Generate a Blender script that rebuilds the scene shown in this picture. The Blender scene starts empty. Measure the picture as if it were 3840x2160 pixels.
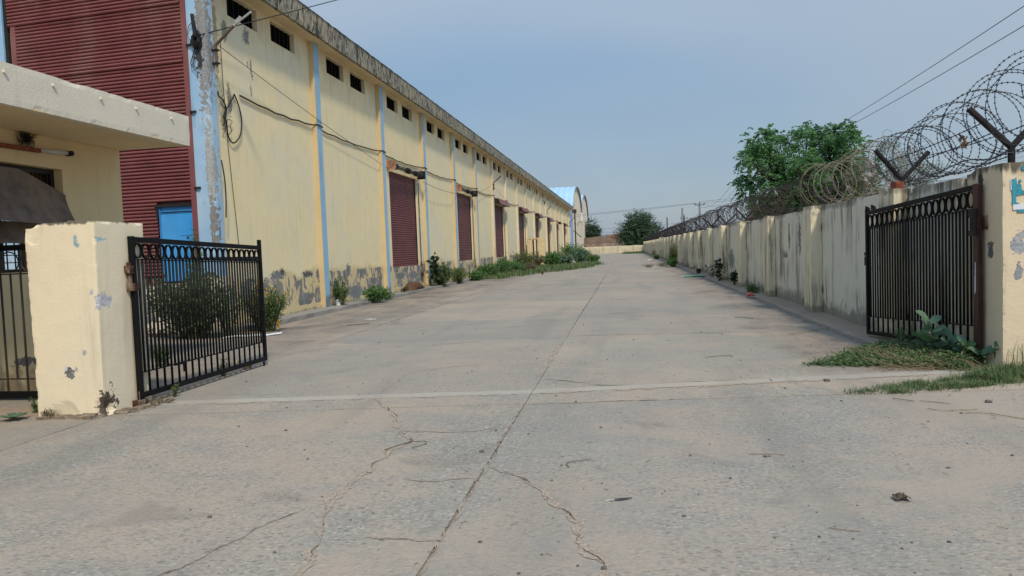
import bpy, math, random
import numpy as np
from mathutils import Vector, Matrix, noise

random.seed(7)
R = math.radians
scene = bpy.context.scene
COL = scene.collection

# ------------------------------------------------------------------ camera
cam_d = bpy.data.cameras.new('camera')
cam = bpy.data.objects.new('camera', cam_d)
COL.objects.link(cam)
cam_d.sensor_width = 36.0
cam_d.lens = 26.25
cam_d.clip_end = 5000
cam_d.clip_start = 0.05
rot = Matrix(((0.988147, 0.029653, 0.150622),
              (0.148794, 0.056415, -0.987258),
              (-0.037773, 0.997967, 0.051334)))
cam.matrix_world = Matrix.Translation((0, 0, 1.5)) @ rot.to_4x4()
scene.camera = cam

# ------------------------------------------------------------------ sky and sun
SUN_EL, SUN_AZ = R(50), R(27)          # behind the camera, a little to its right
w = bpy.data.worlds.new('World')
scene.world = w
w.use_nodes = True
wn = w.node_tree
wn.nodes.clear()
o_ = wn.nodes.new('ShaderNodeOutputWorld')
bg = wn.nodes.new('ShaderNodeBackground')
sky = wn.nodes.new('ShaderNodeTexSky')
sky.sky_type = 'NISHITA'
sky.sun_disc = False
sky.sun_elevation = SUN_EL
sky.sun_rotation = math.pi - SUN_AZ
sky.air_density = 1.4
sky.dust_density = 1.2
sky.ozone_density = 1.5
tc = wn.nodes.new('ShaderNodeTexCoord')
mp = wn.nodes.new('ShaderNodeMapping')
mp.inputs['Scale'].default_value = (1.0, 1.0, 1.9)
nz = wn.nodes.new('ShaderNodeTexNoise')
nz.inputs['Scale'].default_value = 1.7
nz.inputs['Detail'].default_value = 5
nz.inputs['Roughness'].default_value = 0.5
nz.inputs['Distortion'].default_value = 0.4
mr = wn.nodes.new('ShaderNodeMapRange')
mr.interpolation_type = 'SMOOTHSTEP'
mr.inputs['From Min'].default_value = 0.36
mr.inputs['From Max'].default_value = 0.66
mr.inputs['To Min'].default_value = 0.62
mr.inputs['To Max'].default_value = 0.85
mx = wn.nodes.new('ShaderNodeMix')
mx.data_type = 'RGBA'
# thin overcast veil: brighter overhead and round the hidden sun, as hazy skies are
sxyz = wn.nodes.new('ShaderNodeSeparateXYZ')
wn.links.new(tc.outputs['Generated'], sxyz.inputs[0])
def wmath(op, a, b):
    nd = wn.nodes.new('ShaderNodeMath'); nd.operation = op
    for i, q in enumerate((a, b)):
        if hasattr(q, 'is_output'): wn.links.new(q, nd.inputs[i])
        else: nd.inputs[i].default_value = q
    return nd.outputs[0]
zen = wmath('POWER', wmath('MAXIMUM', sxyz.outputs[2], 0.0), 1.5)
dt = wn.nodes.new('ShaderNodeVectorMath'); dt.operation = 'DOT_PRODUCT'
wn.links.new(tc.outputs['Generated'], dt.inputs[0])
dt.inputs[1].default_value = (math.sin(SUN_AZ) * math.cos(SUN_EL), -math.cos(SUN_AZ) * math.cos(SUN_EL), math.sin(SUN_EL))
glow = wmath('POWER', wmath('MAXIMUM', dt.outputs['Value'], 0.0), 3.0)
gain = wmath('ADD', wmath('MULTIPLY', zen, 1.1), wmath('ADD', wmath('MULTIPLY', glow, 1.6), 1.0))
vm = wn.nodes.new('ShaderNodeVectorMath'); vm.operation = 'SCALE'
veil = wn.nodes.new('ShaderNodeMix'); veil.data_type = 'RGBA'
veil.inputs[6].default_value = (2.1, 3.3, 4.9, 1)      # blue showing through
veil.inputs[7].default_value = (3.65, 4.3, 5.1, 1)      # whiter vapour
nz2 = wn.nodes.new('ShaderNodeTexNoise')
nz2.inputs['Scale'].default_value = 1.0; nz2.inputs['Detail'].default_value = 4; nz2.inputs['Roughness'].default_value = .45; nz2.inputs['Distortion'].default_value = .6
wn.links.new(mp.outputs[0], nz2.inputs['Vector'])
hz = wmath('MULTIPLY', wmath('POWER', wmath('SUBTRACT', 1.0, wmath('MAXIMUM', sxyz.outputs[2], 0.0)), 9.0), 0.55)
mr2 = wn.nodes.new('ShaderNodeMapRange'); mr2.interpolation_type = 'SMOOTHSTEP'
mr2.inputs['From Min'].default_value = .44; mr2.inputs['From Max'].default_value = .72; mr2.inputs['To Max'].default_value = .85
wn.links.new(nz2.outputs['Fac'], mr2.inputs['Value'])
wn.links.new(wmath('MAXIMUM', hz, mr2.outputs[0]), veil.inputs[0])
wn.links.new(veil.outputs[2], vm.inputs[0])
wn.links.new(gain, vm.inputs['Scale'])
wn.links.new(vm.outputs[0], mx.inputs[7])
L = wn.links.new
L(tc.outputs['Generated'], mp.inputs['Vector'])
L(mp.outputs[0], nz.inputs['Vector'])
L(nz.outputs['Fac'], mr.inputs['Value'])
L(mr.outputs[0], mx.inputs[0])
L(sky.outputs[0], mx.inputs[6])
L(mx.outputs[2], bg.inputs['Color'])
L(bg.outputs[0], o_.inputs['Surface'])
bg.inputs['Strength'].default_value = 0.10

sd = bpy.data.lights.new('sun', 'SUN')
sd.energy = 2.75
sd.angle = R(5)
sd.color = (1.0, 0.88, 0.705)
sun = bpy.data.objects.new('sun', sd)
COL.objects.link(sun)
sdir = Vector((math.sin(SUN_AZ) * math.cos(SUN_EL), -math.cos(SUN_AZ) * math.cos(SUN_EL), math.sin(SUN_EL)))
sun.rotation_euler = sdir.to_track_quat('Z', 'Y').to_euler()
sun.location = sdir * 60

vs = scene.view_settings
vs.view_transform = 'Standard'
vs.look = 'None'
vs.gamma = 1
vs.use_curve_mapping = False
vs.exposure = 0.10

# ------------------------------------------------------------------ helpers
def wloc(o):
    v = Vector((0, 0, 0))
    while o is not None:
        v = v + o.location
        o = o.parent
    return v

def tag(o, label=None, cat=None, group=None, kind=None):
    if label: o['label'] = label
    if cat: o['category'] = cat
    if group: o['group'] = group
    if kind: o['kind'] = kind
    return o

def thing(name, label, cat, loc=(0, 0, 0), rotz=0, group=None):
    o = bpy.data.objects.new(name, None)
    o.empty_display_size = .2
    COL.objects.link(o)
    o.location = loc
    o.rotation_euler = (0, 0, rotz)
    return tag(o, label, cat, group)

def setting(name, loc=(0, 0, 0)):
    o = bpy.data.objects.new(name, None)
    COL.objects.link(o)
    o.location = loc
    o['kind'] = 'structure'
    return o

def link_obj(name, me, parent=None, loc=None):
    o = bpy.data.objects.new(name, me)
    COL.objects.link(o)
    if parent: o.parent = parent
    if loc is not None: o.location = loc
    return o

def dup(src, parent=None, loc=None):
    c = src.copy()
    COL.objects.link(c)
    if parent is not None: c.parent = parent
    if loc is not None: c.location = loc
    return c

def dup_tree(src, parent=None, loc=None):
    c = dup(src, parent, loc)
    for ch in src.children:
        dup_tree(ch, c)
    return c

class MB:
    """collects faces, then links them as ONE mesh object"""
    def __init__(s):
        s.v = []; s.f = []; s.m = []
    def add(s, vs, fs, mi=0):
        b = len(s.v)
        s.v += [tuple(p) for p in vs]
        s.f += [tuple(i + b for i in f) for f in fs]
        s.m += [mi] * len(fs)
        return s
    def box(s, x0, x1, y0, y1, z0, z1, mi=0):
        v = [(x, y, z) for x in (x0, x1) for y in (y0, y1) for z in (z0, z1)]
        return s.add(v, [(0, 1, 3, 2), (4, 6, 7, 5), (0, 4, 5, 1), (2, 3, 7, 6), (0, 2, 6, 4), (1, 5, 7, 3)], mi)
    def bar(s, a, b, wx, wy, mi=0, up=(0, 0, 1)):
        a = Vector(a); b = Vector(b); d = (b - a).normalized(); u = Vector(up)
        if abs(d.dot(u)) > .98: u = Vector((1, 0, 0))
        sx = d.cross(u).normalized(); sy = sx.cross(d).normalized()
        v = []
        for p in (a, b):
            for i, j in ((-1, -1), (1, -1), (1, 1), (-1, 1)):
                v.append(p + sx * (i * wx / 2) + sy * (j * wy / 2))
        return s.add(v, [(3, 2, 1, 0), (4, 5, 6, 7), (0, 1, 5, 4), (1, 2, 6, 5), (2, 3, 7, 6), (3, 0, 4, 7)], mi)
    def tube(s, pts, r, n=6, mi=0, caps=True):
        pts = [Vector(p) for p in pts]
        rs = r if isinstance(r, (list, tuple)) else [r] * len(pts)
        v = []; fs = []
        ref = Vector((0.13, 0.27, 1)).normalized()
        px = None
        for i, p in enumerate(pts):
            d = (pts[min(i + 1, len(pts) - 1)] - pts[max(i - 1, 0)])
            d = d.normalized() if d.length > 1e-9 else Vector((0, 0, 1))
            if px is None:
                px = d.cross(ref if abs(d.dot(ref)) < .95 else Vector((1, 0, 0))).normalized()
            else:
                px = (px - d * px.dot(d))
                px = px.normalized() if px.length > 1e-6 else d.orthogonal().normalized()
            py = d.cross(px)
            for k in range(n):
                a = 2 * math.pi * k / n
                v.append(p + (px * math.cos(a) + py * math.sin(a)) * rs[i])
        for i in range(len(pts) - 1):
            for k in range(n):
                k2 = (k + 1) % n
                fs.append((i * n + k, i * n + k2, (i + 1) * n + k2, (i + 1) * n + k))
        if caps:
            fs.append(tuple(range(n - 1, -1, -1)))
            e = (len(pts) - 1) * n
            fs.append(tuple(e + k for k in range(n)))
        return s.add(v, fs, mi)
    def prism(s, poly, y0, y1, axis='y', mi=0):
        n = len(poly)
        def P(a, b, c):
            return {'y': (a, c, b), 'x': (c, a, b), 'z': (a, b, c)}[axis]
        v = [P(a, b, y0) for a, b in poly] + [P(a, b, y1) for a, b in poly]
        fs = [tuple(range(n)), tuple(range(2 * n - 1, n - 1, -1))]
        for i in range(n):
            j = (i + 1) % n
            fs.append((j, i, n + i, n + j))
        return s.add(v, fs, mi)
    def build(s, name, mats, parent=None, smooth=False, local=False, bevel=0):
        if not isinstance(mats, (list, tuple)): mats = [mats]
        off = Vector((0, 0, 0)) if (local or parent is None) else wloc(parent)
        me = bpy.data.meshes.new(name)
        me.from_pydata([(p[0] - off.x, p[1] - off.y, p[2] - off.z) for p in s.v], [], s.f)
        for m in mats: me.materials.append(m)
        if len(mats) > 1: me.polygons.foreach_set('material_index', s.m)
        if smooth: me.polygons.foreach_set('use_smooth', [True] * len(me.polygons))
        me.validate()
        me.update()
        o = link_obj(name, me, parent)
        if bevel:
            b = o.modifiers.new('bevel', 'BEVEL'); b.width = bevel; b.segments = 2; b.limit_method = 'ANGLE'
        return o

def np_obj(name, V, F, mat, parent=None, smooth=False):
    """V (n,3) world coordinates, F (m,k)"""
    V = np.asarray(V, dtype=np.float32).reshape(-1, 3); F = np.asarray(F, dtype=np.int32)
    if parent is not None: V = V - np.array(wloc(parent), dtype=np.float32)
    me = bpy.data.meshes.new(name)
    k = F.shape[1]
    me.vertices.add(len(V)); me.vertices.foreach_set('co', V.astype(np.float32).ravel())
    me.loops.add(F.size); me.loops.foreach_set('vertex_index', F.ravel())
    me.polygons.add(len(F))
    me.polygons.foreach_set('loop_start', np.arange(0, F.size, k, dtype=np.int32))
    me.polygons.foreach_set('loop_total', np.full(len(F), k, dtype=np.int32))
    me.materials.append(mat)
    if smooth: me.polygons.foreach_set('use_smooth', np.ones(len(F), dtype=bool))
    me.update(calc_edges=True)
    return link_obj(name, me, parent)

def rough_box(mb, x0, x1, y0, y1, z0, z1, cell=.1, amp=.008, edge=.02, freq=3.0, mi=0, dents=(), skip=(), taper=None):
    """a plastered block: faces cut into cells, surface uneven, edges worn and chipped"""
    ax = [(x0, x1), (y0, y1), (z0, z1)]
    cell = cell if isinstance(cell, (tuple, list)) else (cell,) * 3
    ns = [max(1, int(round((b - a) / c))) for (a, b), c in zip(ax, cell)]
    g = [[a + (b - a) * i / n for i in range(n + 1)] for (a, b), n in zip(ax, ns)]
    cache = {}; vs = []; fs = []
    def vert(i, j, k):
        key = (i, j, k)
        if key in cache: return cache[key]
        p = Vector((g[0][i], g[1][j], g[2][k]))
        q = p.copy()
        nv = noise.noise_vector(p * freq + Vector((3.1, 7.7, 1.3)))
        nv2 = noise.noise_vector(p * freq * 4.1)
        q += nv * amp + nv2 * amp * .45
        ext = [(i == 0) - (i == ns[0]), (j == 0) - (j == ns[1]), (k == 0) - (k == ns[2])]
        if sum(1 for e in ext if e) >= 2:
            c = noise.noise(p * 6.3 + Vector((9, 2, 5))) + .5 * noise.noise(p * 17.0)
            c = max(0.0, c - .05) * edge + .15 * edge
            for a in range(3): q[a] += ext[a] * c
        for (c, r, d) in dents:
            t = (p - Vector(c)).length / r + .35 * noise.noise(p * 9)
            if t < 1: q += Vector(d) * (1 - t * t)
        if taper:
            t = (p.z - z0) / (z1 - z0)
            q.x += (p.x - (x0 + x1) / 2) * taper * t
        cache[key] = len(vs); vs.append(q)
        return cache[key]
    for a in range(3):
        b, c = [(1, 2), (2, 0), (0, 1)][a]
        for side in (0, 1):
            if (a, side) in skip: continue
            for u in range(ns[b]):
                for w_ in range(ns[c]):
                    ids = []
                    for du, dw in ((0, 0), (1, 0), (1, 1), (0, 1)):
                        ix = [0, 0, 0]; ix[a] = ns[a] * side; ix[b] = u + du; ix[c] = w_ + dw
                        ids.append(vert(*ix))
                    fs.append(tuple(ids) if side else tuple(reversed(ids)))
    return mb.add(vs, fs, mi)

# ------------------------------------------------------------------ materials
class NT:
    def __init__(s, name):
        s.m = bpy.data.materials.new(name); s.m.use_nodes = True
        s.t = s.m.node_tree; s.t.nodes.clear()
        s.out = s.t.nodes.new('ShaderNodeOutputMaterial')
        s.geo = s.t.nodes.new('ShaderNodeNewGeometry')
        s.pos = s.geo.outputs['Position']
    def n(s, typ, **kw):
        nd = s.t.nodes.new(typ)
        for k, v in kw.items(): setattr(nd, k, v)
        return nd
    def _set(s, sock, val):
        if hasattr(val, 'is_output'): s.t.links.new(val, sock)
        elif isinstance(val, (tuple, list)) and len(val) == 3 and sock.type == 'RGBA': sock.default_value = (*val, 1)
        else: sock.default_value = val
    def math(s, op, a, b=0.0, c=None):
        nd = s.n('ShaderNodeMath', operation=op)
        s._set(nd.inputs[0], a); s._set(nd.inputs[1], b)
        if c is not None: s._set(nd.inputs[2], c)
        return nd.outputs[0]
    def vmul(s, v, k):
        nd = s.n('ShaderNodeVectorMath', operation='MULTIPLY')
        s._set(nd.inputs[0], v); s._set(nd.inputs[1], k)
        return nd.outputs[0]
    def vadd(s, v, k):
        nd = s.n('ShaderNodeVectorMath', operation='ADD')
        s._set(nd.inputs[0], v); s._set(nd.inputs[1], k)
        return nd.outputs[0]
    def noise(s, scale=1.0, detail=4, rough=.55, vec=None, dist=0.0):
        nd = s.n('ShaderNodeTexNoise')
        s._set(nd.inputs['Vector'], vec if vec is not None else s.pos)
        nd.inputs['Scale'].default_value = scale; nd.inputs['Detail'].default_value = detail
        nd.inputs['Roughness'].default_value = rough; nd.inputs['Distortion'].default_value = dist
        return nd.outputs['Fac']
    def voro(s, scale, vec=None, feature='F1', out='Distance'):
        nd = s.n('ShaderNodeTexVoronoi', feature=feature)
        s._set(nd.inputs['Vector'], vec if vec is not None else s.pos)
        nd.inputs['Scale'].default_value = scale
        return nd.outputs[out]
    def rng(s, v, a, b, c=0.0, d=1.0, smooth=True):
        nd = s.n('ShaderNodeMapRange')
        if smooth: nd.interpolation_type = 'SMOOTHSTEP'
        s._set(nd.inputs['Value'], v)
        for k, x in (('From Min', a), ('From Max', b), ('To Min', c), ('To Max', d)): s._set(nd.inputs[k], x)
        return nd.outputs[0]
    def mix(s, f, a, b, blend='MIX'):
        nd = s.n('ShaderNodeMix', data_type='RGBA', blend_type=blend)
        s._set(nd.inputs[0], f); s._set(nd.inputs[6], a); s._set(nd.inputs[7], b)
        return nd.outputs[2]
    def xyz(s, v=None):
        nd = s.n('ShaderNodeSeparateXYZ'); s._set(nd.inputs[0], v if v is not None else s.pos)
        return nd.outputs
    def bsdf(s, color, rough=.9, spec=.2, height=None, bump=.3, dist=.01, metal=0.0):
        b = s.n('ShaderNodeBsdfPrincipled')
        s._set(b.inputs['Base Color'], color); s._set(b.inputs['Roughness'], rough)
        s._set(b.inputs['Specular IOR Level'], spec); s._set(b.inputs['Metallic'], metal)
        if height is not None:
            bp = s.n('ShaderNodeBump'); bp.inputs['Strength'].default_value = bump; bp.inputs['Distance'].default_value = dist
            s._set(bp.inputs['Height'], height); s.t.links.new(bp.outputs[0], b.inputs['Normal'])
        s.t.links.new(b.outputs[0], s.out.inputs['Surface'])
        return s.m

def plaster(name, base, alt, stain=(.12, .11, .095), streak=.35, peel=None, spots=(), top=None, ztop=0, topcol=(.045, .043, .038), topamt=.85, band=None,
            vscale=7.0, fleck=.0, damp=None, bump=.35, sthr=(.52, .74)):
    """painted render: blotchy wash, rain streaks, flaked patches that show grey cement, worn marks"""
    t = NT(name)
    n1 = t.noise(.55, 5, .6); n2 = t.noise(2.6, 5, .6); nf = t.noise(38, 3, .6)
    c = t.mix(t.rng(n1, .36, .66), base, alt)
    c = t.mix(t.math('MULTIPLY', t.rng(n2, .46, .78), .35), c, tuple(x * .78 for x in base))
    sv = t.vmul(t.pos, (vscale, vscale, .42))
    st = t.noise(1.0, 5, .62, vec=sv)
    big = t.noise(.8, 3, .5, vec=t.vadd(t.pos, (11, 3, 7)))
    m = t.math('MULTIPLY', t.rng(st, *sthr), t.rng(big, .4, .62))
    c = t.mix(t.math('MULTIPLY', m, streak), c, stain)
    z = t.xyz()[2]
    if top:                       # mould running down from the upper edge
        d = t.math('SUBTRACT', ztop, z)
        fade = t.rng(d, 0, top, 1, 0)
        st2 = t.noise(1.0, 5, .65, vec=t.vmul(t.pos, (13, 13, .9)))
        c = t.mix(t.math('MULTIPLY', t.rng(t.math('MULTIPLY', t.math('MULTIPLY', fade, st2), t.rng(big, .36, .60, .55, 1.25)), .30, .52), topamt), c, topcol)
    if band:                      # ochre repaint on the lower wall
        zb, colb = band
        e = t.math('ADD', z, t.math('MULTIPLY', t.math('SUBTRACT', t.noise(1.1, 4, .6), .5), .9))
        c = t.mix(t.rng(e, zb - .1, zb + .12, .85, 0), c, colb)
    h = nf
    if damp:
        zd, cold = damp
        e = t.math('ADD', z, t.math('MULTIPLY', t.math('SUBTRACT', t.noise(5, 5, .65), .5), zd * 2.2))
        c = t.mix(t.rng(e, zd * .35, zd, .8, 0), c, cold)
    if peel:
        zlo, zhi, thr, colp, colp2 = peel
        pn = t.noise(2.3, 8, .68, vec=t.vmul(t.pos, (1.0, 1.0, .72)), dist=.5)
        zm = t.math('MULTIPLY', t.rng(z, zlo - .25, zlo), t.rng(z, zhi - .2, zhi + .12, 1, 0))
        pm = t.rng(t.math('MULTIPLY', pn, zm), thr, thr + .02)
        cp = t.mix(t.rng(t.noise(6, 4), .4, .65), colp, colp2)
        c = t.mix(pm, c, cp)
        h = t.math('SUBTRACT', h, t.math('MULTIPLY', pm, 1.5))
    for (ctr, rad, col) in spots:
        v = t.vmul(t.vadd(t.pos, tuple(-q for q in ctr)), tuple(1.0 / r for r in rad))
        ln = t.n('ShaderNodeVectorMath', operation='LENGTH'); t._set(ln.inputs[0], v)
        e = t.math('ADD', ln.outputs['Value'], t.math('MULTIPLY', t.math('SUBTRACT', t.noise(9.0 / max(.25, min(1, rad[2] * 8)), 5, .7), .5), 3.2))
        sm = t.rng(e, .86, .98, 1, 0)
        c = t.mix(t.rng(e, 1.02, 1.10, .40, 0), c, tuple(min(.9, q * 1.1 + .04) for q in base))
        c = t.mix(sm, c, t.mix(t.rng(t.noise(30, 4, .7), .4, .65), col, tuple(q * .62 for q in col)))
        h = t.math('SUBTRACT', h, t.math('MULTIPLY', sm, 1.2))
    if fleck:
        fm = t.math('MULTIPLY', t.rng(t.noise(14, 3, .7), .66, .72), fleck)
        c = t.mix(fm, c, tuple(x * .45 for x in base))
    h = t.math('ADD', h, t.math('MULTIPLY', t.noise(5, 4, .55), 1.2))
    return t.bsdf(c, .92, .12, h, bump, .008)

def paint(name, col, var=.25, rough=.5, spec=.35, dirt=None, dirt_amt=.4, scale=6, bump=.1, rust=None, metal=0.0, each=0.0):
    t = NT(name)
    n1 = t.noise(scale, 5, .6)
    c = t.mix(t.rng(n1, .35, .7), col, tuple(x * (1 - var) for x in col))
    if each:              # every slat faded by its own amount
        c = t.mix(t.math('MULTIPLY', t.n('ShaderNodeObjectInfo').outputs['Random'], each), c, tuple(min(1, x * 1.7 + .02) for x in col))
    if dirt: c = t.mix(t.math('MULTIPLY', t.rng(t.noise(scale * .4, 5, .65, vec=t.vmul(t.pos, (1, 1, .5))), .45, .7), dirt_amt), c, dirt)
    if rust: c = t.mix(t.rng(t.noise(scale * 3, 4, .7), .60, .68), c, rust)
    return t.bsdf(c, rough, spec, t.noise(60, 2), bump, .003, metal)

def leafmat(name, a, b, trans=.35, rough=.55, c2=None, share=.12):
    """leaves: colour differs leaf by leaf, light passes through"""
    t = NT(name)
    r = t.geo.outputs['Random Per Island']
    c = t.mix(r, a, b)
    if c2: c = t.mix(t.rng(r, .98 - share, 1.02 - share), c, c2)
    c = t.mix(t.math('MULTIPLY', t.rng(t.noise(.9, 3), .4, .65), .45), c, tuple(x * .62 for x in a))
    d = t.n('ShaderNodeBsdfPrincipled')
    t._set(d.inputs['Base Color'], c); d.inputs['Roughness'].default_value = rough; d.inputs['Specular IOR Level'].default_value = .25
    tr = t.n('ShaderNodeBsdfTranslucent'); t._set(tr.inputs['Color'], c)
    ms = t.n('ShaderNodeMixShader'); ms.inputs[0].default_value = trans
    t.t.links.new(d.outputs[0], ms.inputs[1]); t.t.links.new(tr.outputs[0], ms.inputs[2])
    t.t.links.new(ms.outputs[0], t.out.inputs['Surface'])
    return t.m

# ---- instances of the materials
CREAM = (.80, .665, .395); CREAM2 = (.72, .64, .45); OCHRE = (.60, .465, .255)
GREYC = (.22, .22, .215); GREYD = (.12, .115, .11); LITE = (.52, .50, .46)
XW = -8.45
M = {}
M['wall'] = plaster('warehouse_wash', CREAM, CREAM2, sthr=(.47, .66), stain=(.52, .42, .25), streak=.24, **dict(top=2.0, ztop=7.42, topcol=(.42, .34, .20), topamt=.30, peel=(.30, 1.2, .49, GREYC, (.165, .16, .15)),
    band=(1.08, OCHRE), fleck=.35, damp=(.16, (.17, .15, .10)), spots=[
    ((XW, 17.3, 1.08), (.3, .42, .13), GREYC), ((XW, 17.55, 1.17), (.3, .12, .12), GREYD), ((XW, 17.25, .74), (.3, .26, .26), (.27, .25, .22)),
    ((XW, 19.05, 1.05), (.3, .35, .09), GREYD), ((XW, 19.7, 1.02), (.3, .12, .14), GREYC), ((XW, 16.7, .8), (.3, .22, .22), (.3, .27, .23)),
    ((XW, 22.05, 1.05), (.3, .2, .2), GREYC), ((XW, 22.6, .33), (.3, .62, .27), (.25, .255, .25)), ((XW, 24.3, .62), (.3, .45, .14), GREYC),
    ((XW, 27.4, .66), (.3, .75, .15), GREYC), ((XW, 29.2, .62), (.3, .85, .17), (.24, .24, .235)), ((XW, 27.05, .86), (.3, .12, .06), GREYD),
    ((XW, 16.35, 6.62), (.3, .15, .20), (.30, .28, .24)), ((XW, 16.5, 5.9), (.3, .05, .2), (.33, .31, .27)), ((XW, 16.45, 5.4), (.3, .035, .18), (.33, .31, .27)),
    ((XW, 15.4, 6.5), (.3, .12, .25), (.34, .31, .22)), ((XW, 15.0, 6.2), (.3, .10, .9), (.46, .37, .22)), ((XW, 15.45, 5.0), (.3, .10, .35), (.33, .30, .22)), ((XW, 16.55, 5.75), (.3, .03, .10), (.36, .33, .28)), ((XW, 16.35, 6.0), (.3, .03, .09), (.36, .33, .28)), ((XW, 15.15, 4.6), (.3, .12, .5), (.52, .43, .27))]))
M['pil_side'] = plaster('pilaster_ochre', OCHRE, (.60, .47, .24), (.2, .15, .08), .5, damp=(.18, (.17, .15, .1)))
M['blue'] = plaster('pilaster_blue', (.27, .45, .60), (.34, .49, .60), (.17, .19, .22), .6, damp=(.5, (.16, .16, .17)), fleck=.5)
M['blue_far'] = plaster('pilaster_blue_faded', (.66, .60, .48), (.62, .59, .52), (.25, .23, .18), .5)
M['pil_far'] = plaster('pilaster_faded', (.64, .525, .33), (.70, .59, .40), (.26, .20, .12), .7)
M['cornerblue'] = plaster('corner_blue', (.42, .54, .63), (.25, .44, .63), (.2, .2, .2), .4, fleck=.4, peel=(1.0, 7.5, .64, (.36, .36, .36), (.2, .2, .2)),
    spots=[((-8.36, 14.33, 6.0), (.16, .35, 1.6), (.28, .28, .27)), ((-8.36, 14.33, 3.4), (.09, .35, 1.0), (.40, .40, .38)), ((-8.46, 14.33, 5.75), (.09, .3, .45), (.07, .07, .07)), ((-8.36, 14.33, 2.3), (.07, .35, .6), (.25, .24, .22))])
def fascia_mat():
    t = NT('fascia_mould')
    s1 = t.noise(1.0, 6, .7, vec=t.vmul(t.pos, (7.5, 7.5, 2.2)), dist=.9)
    s2 = t.noise(1.0, 5, .7, vec=t.vmul(t.pos, (22, 22, 4.0)), dist=.6)
    bl = t.noise(2.2, 5, .65)
    c = t.mix(t.rng(t.noise(.7, 4), .35, .65), (.46, .40, .27), (.36, .335, .26))
    c = t.mix(t.rng(s2, .42, .60, 0, .8), c, (.17, .165, .145))
    c = t.mix(t.math('MULTIPLY', t.rng(s1, .44, .58), t.rng(bl, .34, .56, .35, 1)), c, (.035, .036, .034))
    c = t.mix(t.math('MULTIPLY', t.rng(t.noise(1.0, 5, .7, vec=t.vadd(t.vmul(t.pos, (12, 12, 2.6)), (3, 8, 4))), .56, .66), .7), c, (.50, .46, .36))
    z = t.xyz()[2]
    c = t.mix(t.math('MULTIPLY', t.rng(t.math('ADD', z, t.math('MULTIPLY', t.noise(6, 4), .16)), 7.93, 8.06), .85), c, (.03, .031, .03))
    return t.bsdf(c, .95, .1, t.math('ADD', s2, bl), .6, .015)
M['fascia'] = fascia_mat()
M['soffit'] = plaster('soffit_wash', (.74, .585, .345), (.68, .545, .33), (.2, .17, .12), .35)
M['facade'] = plaster('facade_wash', (.72, .66, .52), (.66, .58, .42), (.2, .18, .14), .35, peel=(.25, 1.0, .545, (.17, .165, .16), (.26, .25, .23)),
    spots=[((-9.75, 14.48, .88), (.17, .4, .1), (.1, .1, .1)), ((-9.72, 14.48, .58), (.16, .4, .22), (.2, .19, .18)), ((-9.4, 14.48, .85), (.2, .4, .2), (.18, .17, .16)), ((-10.05, 14.48, .55), (.1, .4, .16), (.24, .23, .22))])
M['endpaint'] = plaster('facade_upper_wash', CREAM, CREAM2, (.3, .25, .15), .3)
M['pillarL'] = plaster('gate_pillar_wash', (.78, .665, .465), (.74, .64, .47), (.38, .31, .2), .35, top=.10, ztop=1.95, fleck=.15, bump=.3, spots=[
    ((-5.115, 6.63, 1.15), (.055, .2, .085), (.52, .52, .53)), ((-5.19, 6.63, 1.24), (.018, .1, .03), (.50, .50, .51)),
    ((-5.50, 6.63, .445), (.045, .2, .06), (.16, .16, .17)), ((-5.47, 6.63, .41), (.035, .2, .035), (.20, .20, .20)), ((-5.53, 6.63, .48), (.02, .2, .03), (.6, .6, .6)), ((-5.415, 6.63, .475), (.02, .2, .02), (.4, .38, .36)),
    ((-5.33, 6.63, 1.745), (.022, .2, .055), (.38, .50, .50)), ((-5.305, 6.63, 1.70), (.03, .2, .02), (.38, .50, .50)), ((-5.10, 6.63, 1.75), (.026, .2, .04), (.42, .56, .60)),
    ((-5.31, 6.63, .64), (.022, .2, .03), (.45, .44, .44)), ((-5.10, 6.66, .06), (.14, .16, .20), (.13, .105, .08))])
M['pillarR'] = plaster('gate_pillar_worn_wash', (.70, .56, .37), (.66, .54, .37), (.09, .085, .075), .75, top=.35, ztop=2.26, bump=.5, spots=[
    ((4.15, 8.7, 1.33), (.075, .2, .10), (.36, .37, .38)), ((4.16, 8.7, 1.07), (.045, .2, .10), (.30, .30, .31)), ((4.2, 8.7, 1.45), (.06, .2, .05), (.42, .42, .42)),
    ((4.0, 9.2, 2.03), (.2, .07, .2), (.07, .065, .06)), ((4.0, 8.97, 1.28), (.2, .09, .12), (.14, .14, .13))])
M['panel'] = plaster('boundary_panel', (.67, .62, .50), (.72, .65, .49), (.22, .195, .145), 1.0, top=.30, ztop=2.15, topamt=.55, damp=(.34, (.20, .185, .135)), fleck=.5, vscale=6, sthr=(.45, .62), spots=[((3.9, 28.6, .85), (.2, .75, .4), (.27, .27, .26)), ((3.9, 18.7, 1.55), (.1, .10, .35), (.2, .2, .18)), ((3.9, 17.6, 1.5), (.1, .12, .4), (.24, .235, .21)), ((3.9, 31.6, 1.5), (.1, .3, .5), (.2, .2, .19))])
M['pilasterR'] = plaster('boundary_pilaster', (.76, .66, .46), (.68, .585, .40), (.18, .15, .11), .85, top=.26, ztop=2.18, topamt=.55, damp=(.2, (.22, .2, .14)), fleck=.5, sthr=(.46, .64))
M['gatehouse'] = plaster('gatehouse_wash', (.72, .55, .295), (.68, .53, .30), (.22, .18, .12), .25, damp=(.35, (.27, .19, .11)), fleck=.15, spots=[((-7.2, 8.0, .37), (.2, .2, .06), (.16, .15, .14))])
M['canopy'] = plaster('canopy_wash', (.71, .64, .50), (.66, .60, .48), (.27, .24, .19), .3, fleck=.4)
M['porch'] = plaster('porch_wash', (.68, .55, .32), (.64, .50, .28), (.2, .17, .1), .5, damp=(.3, (.3, .24, .14)))
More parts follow.
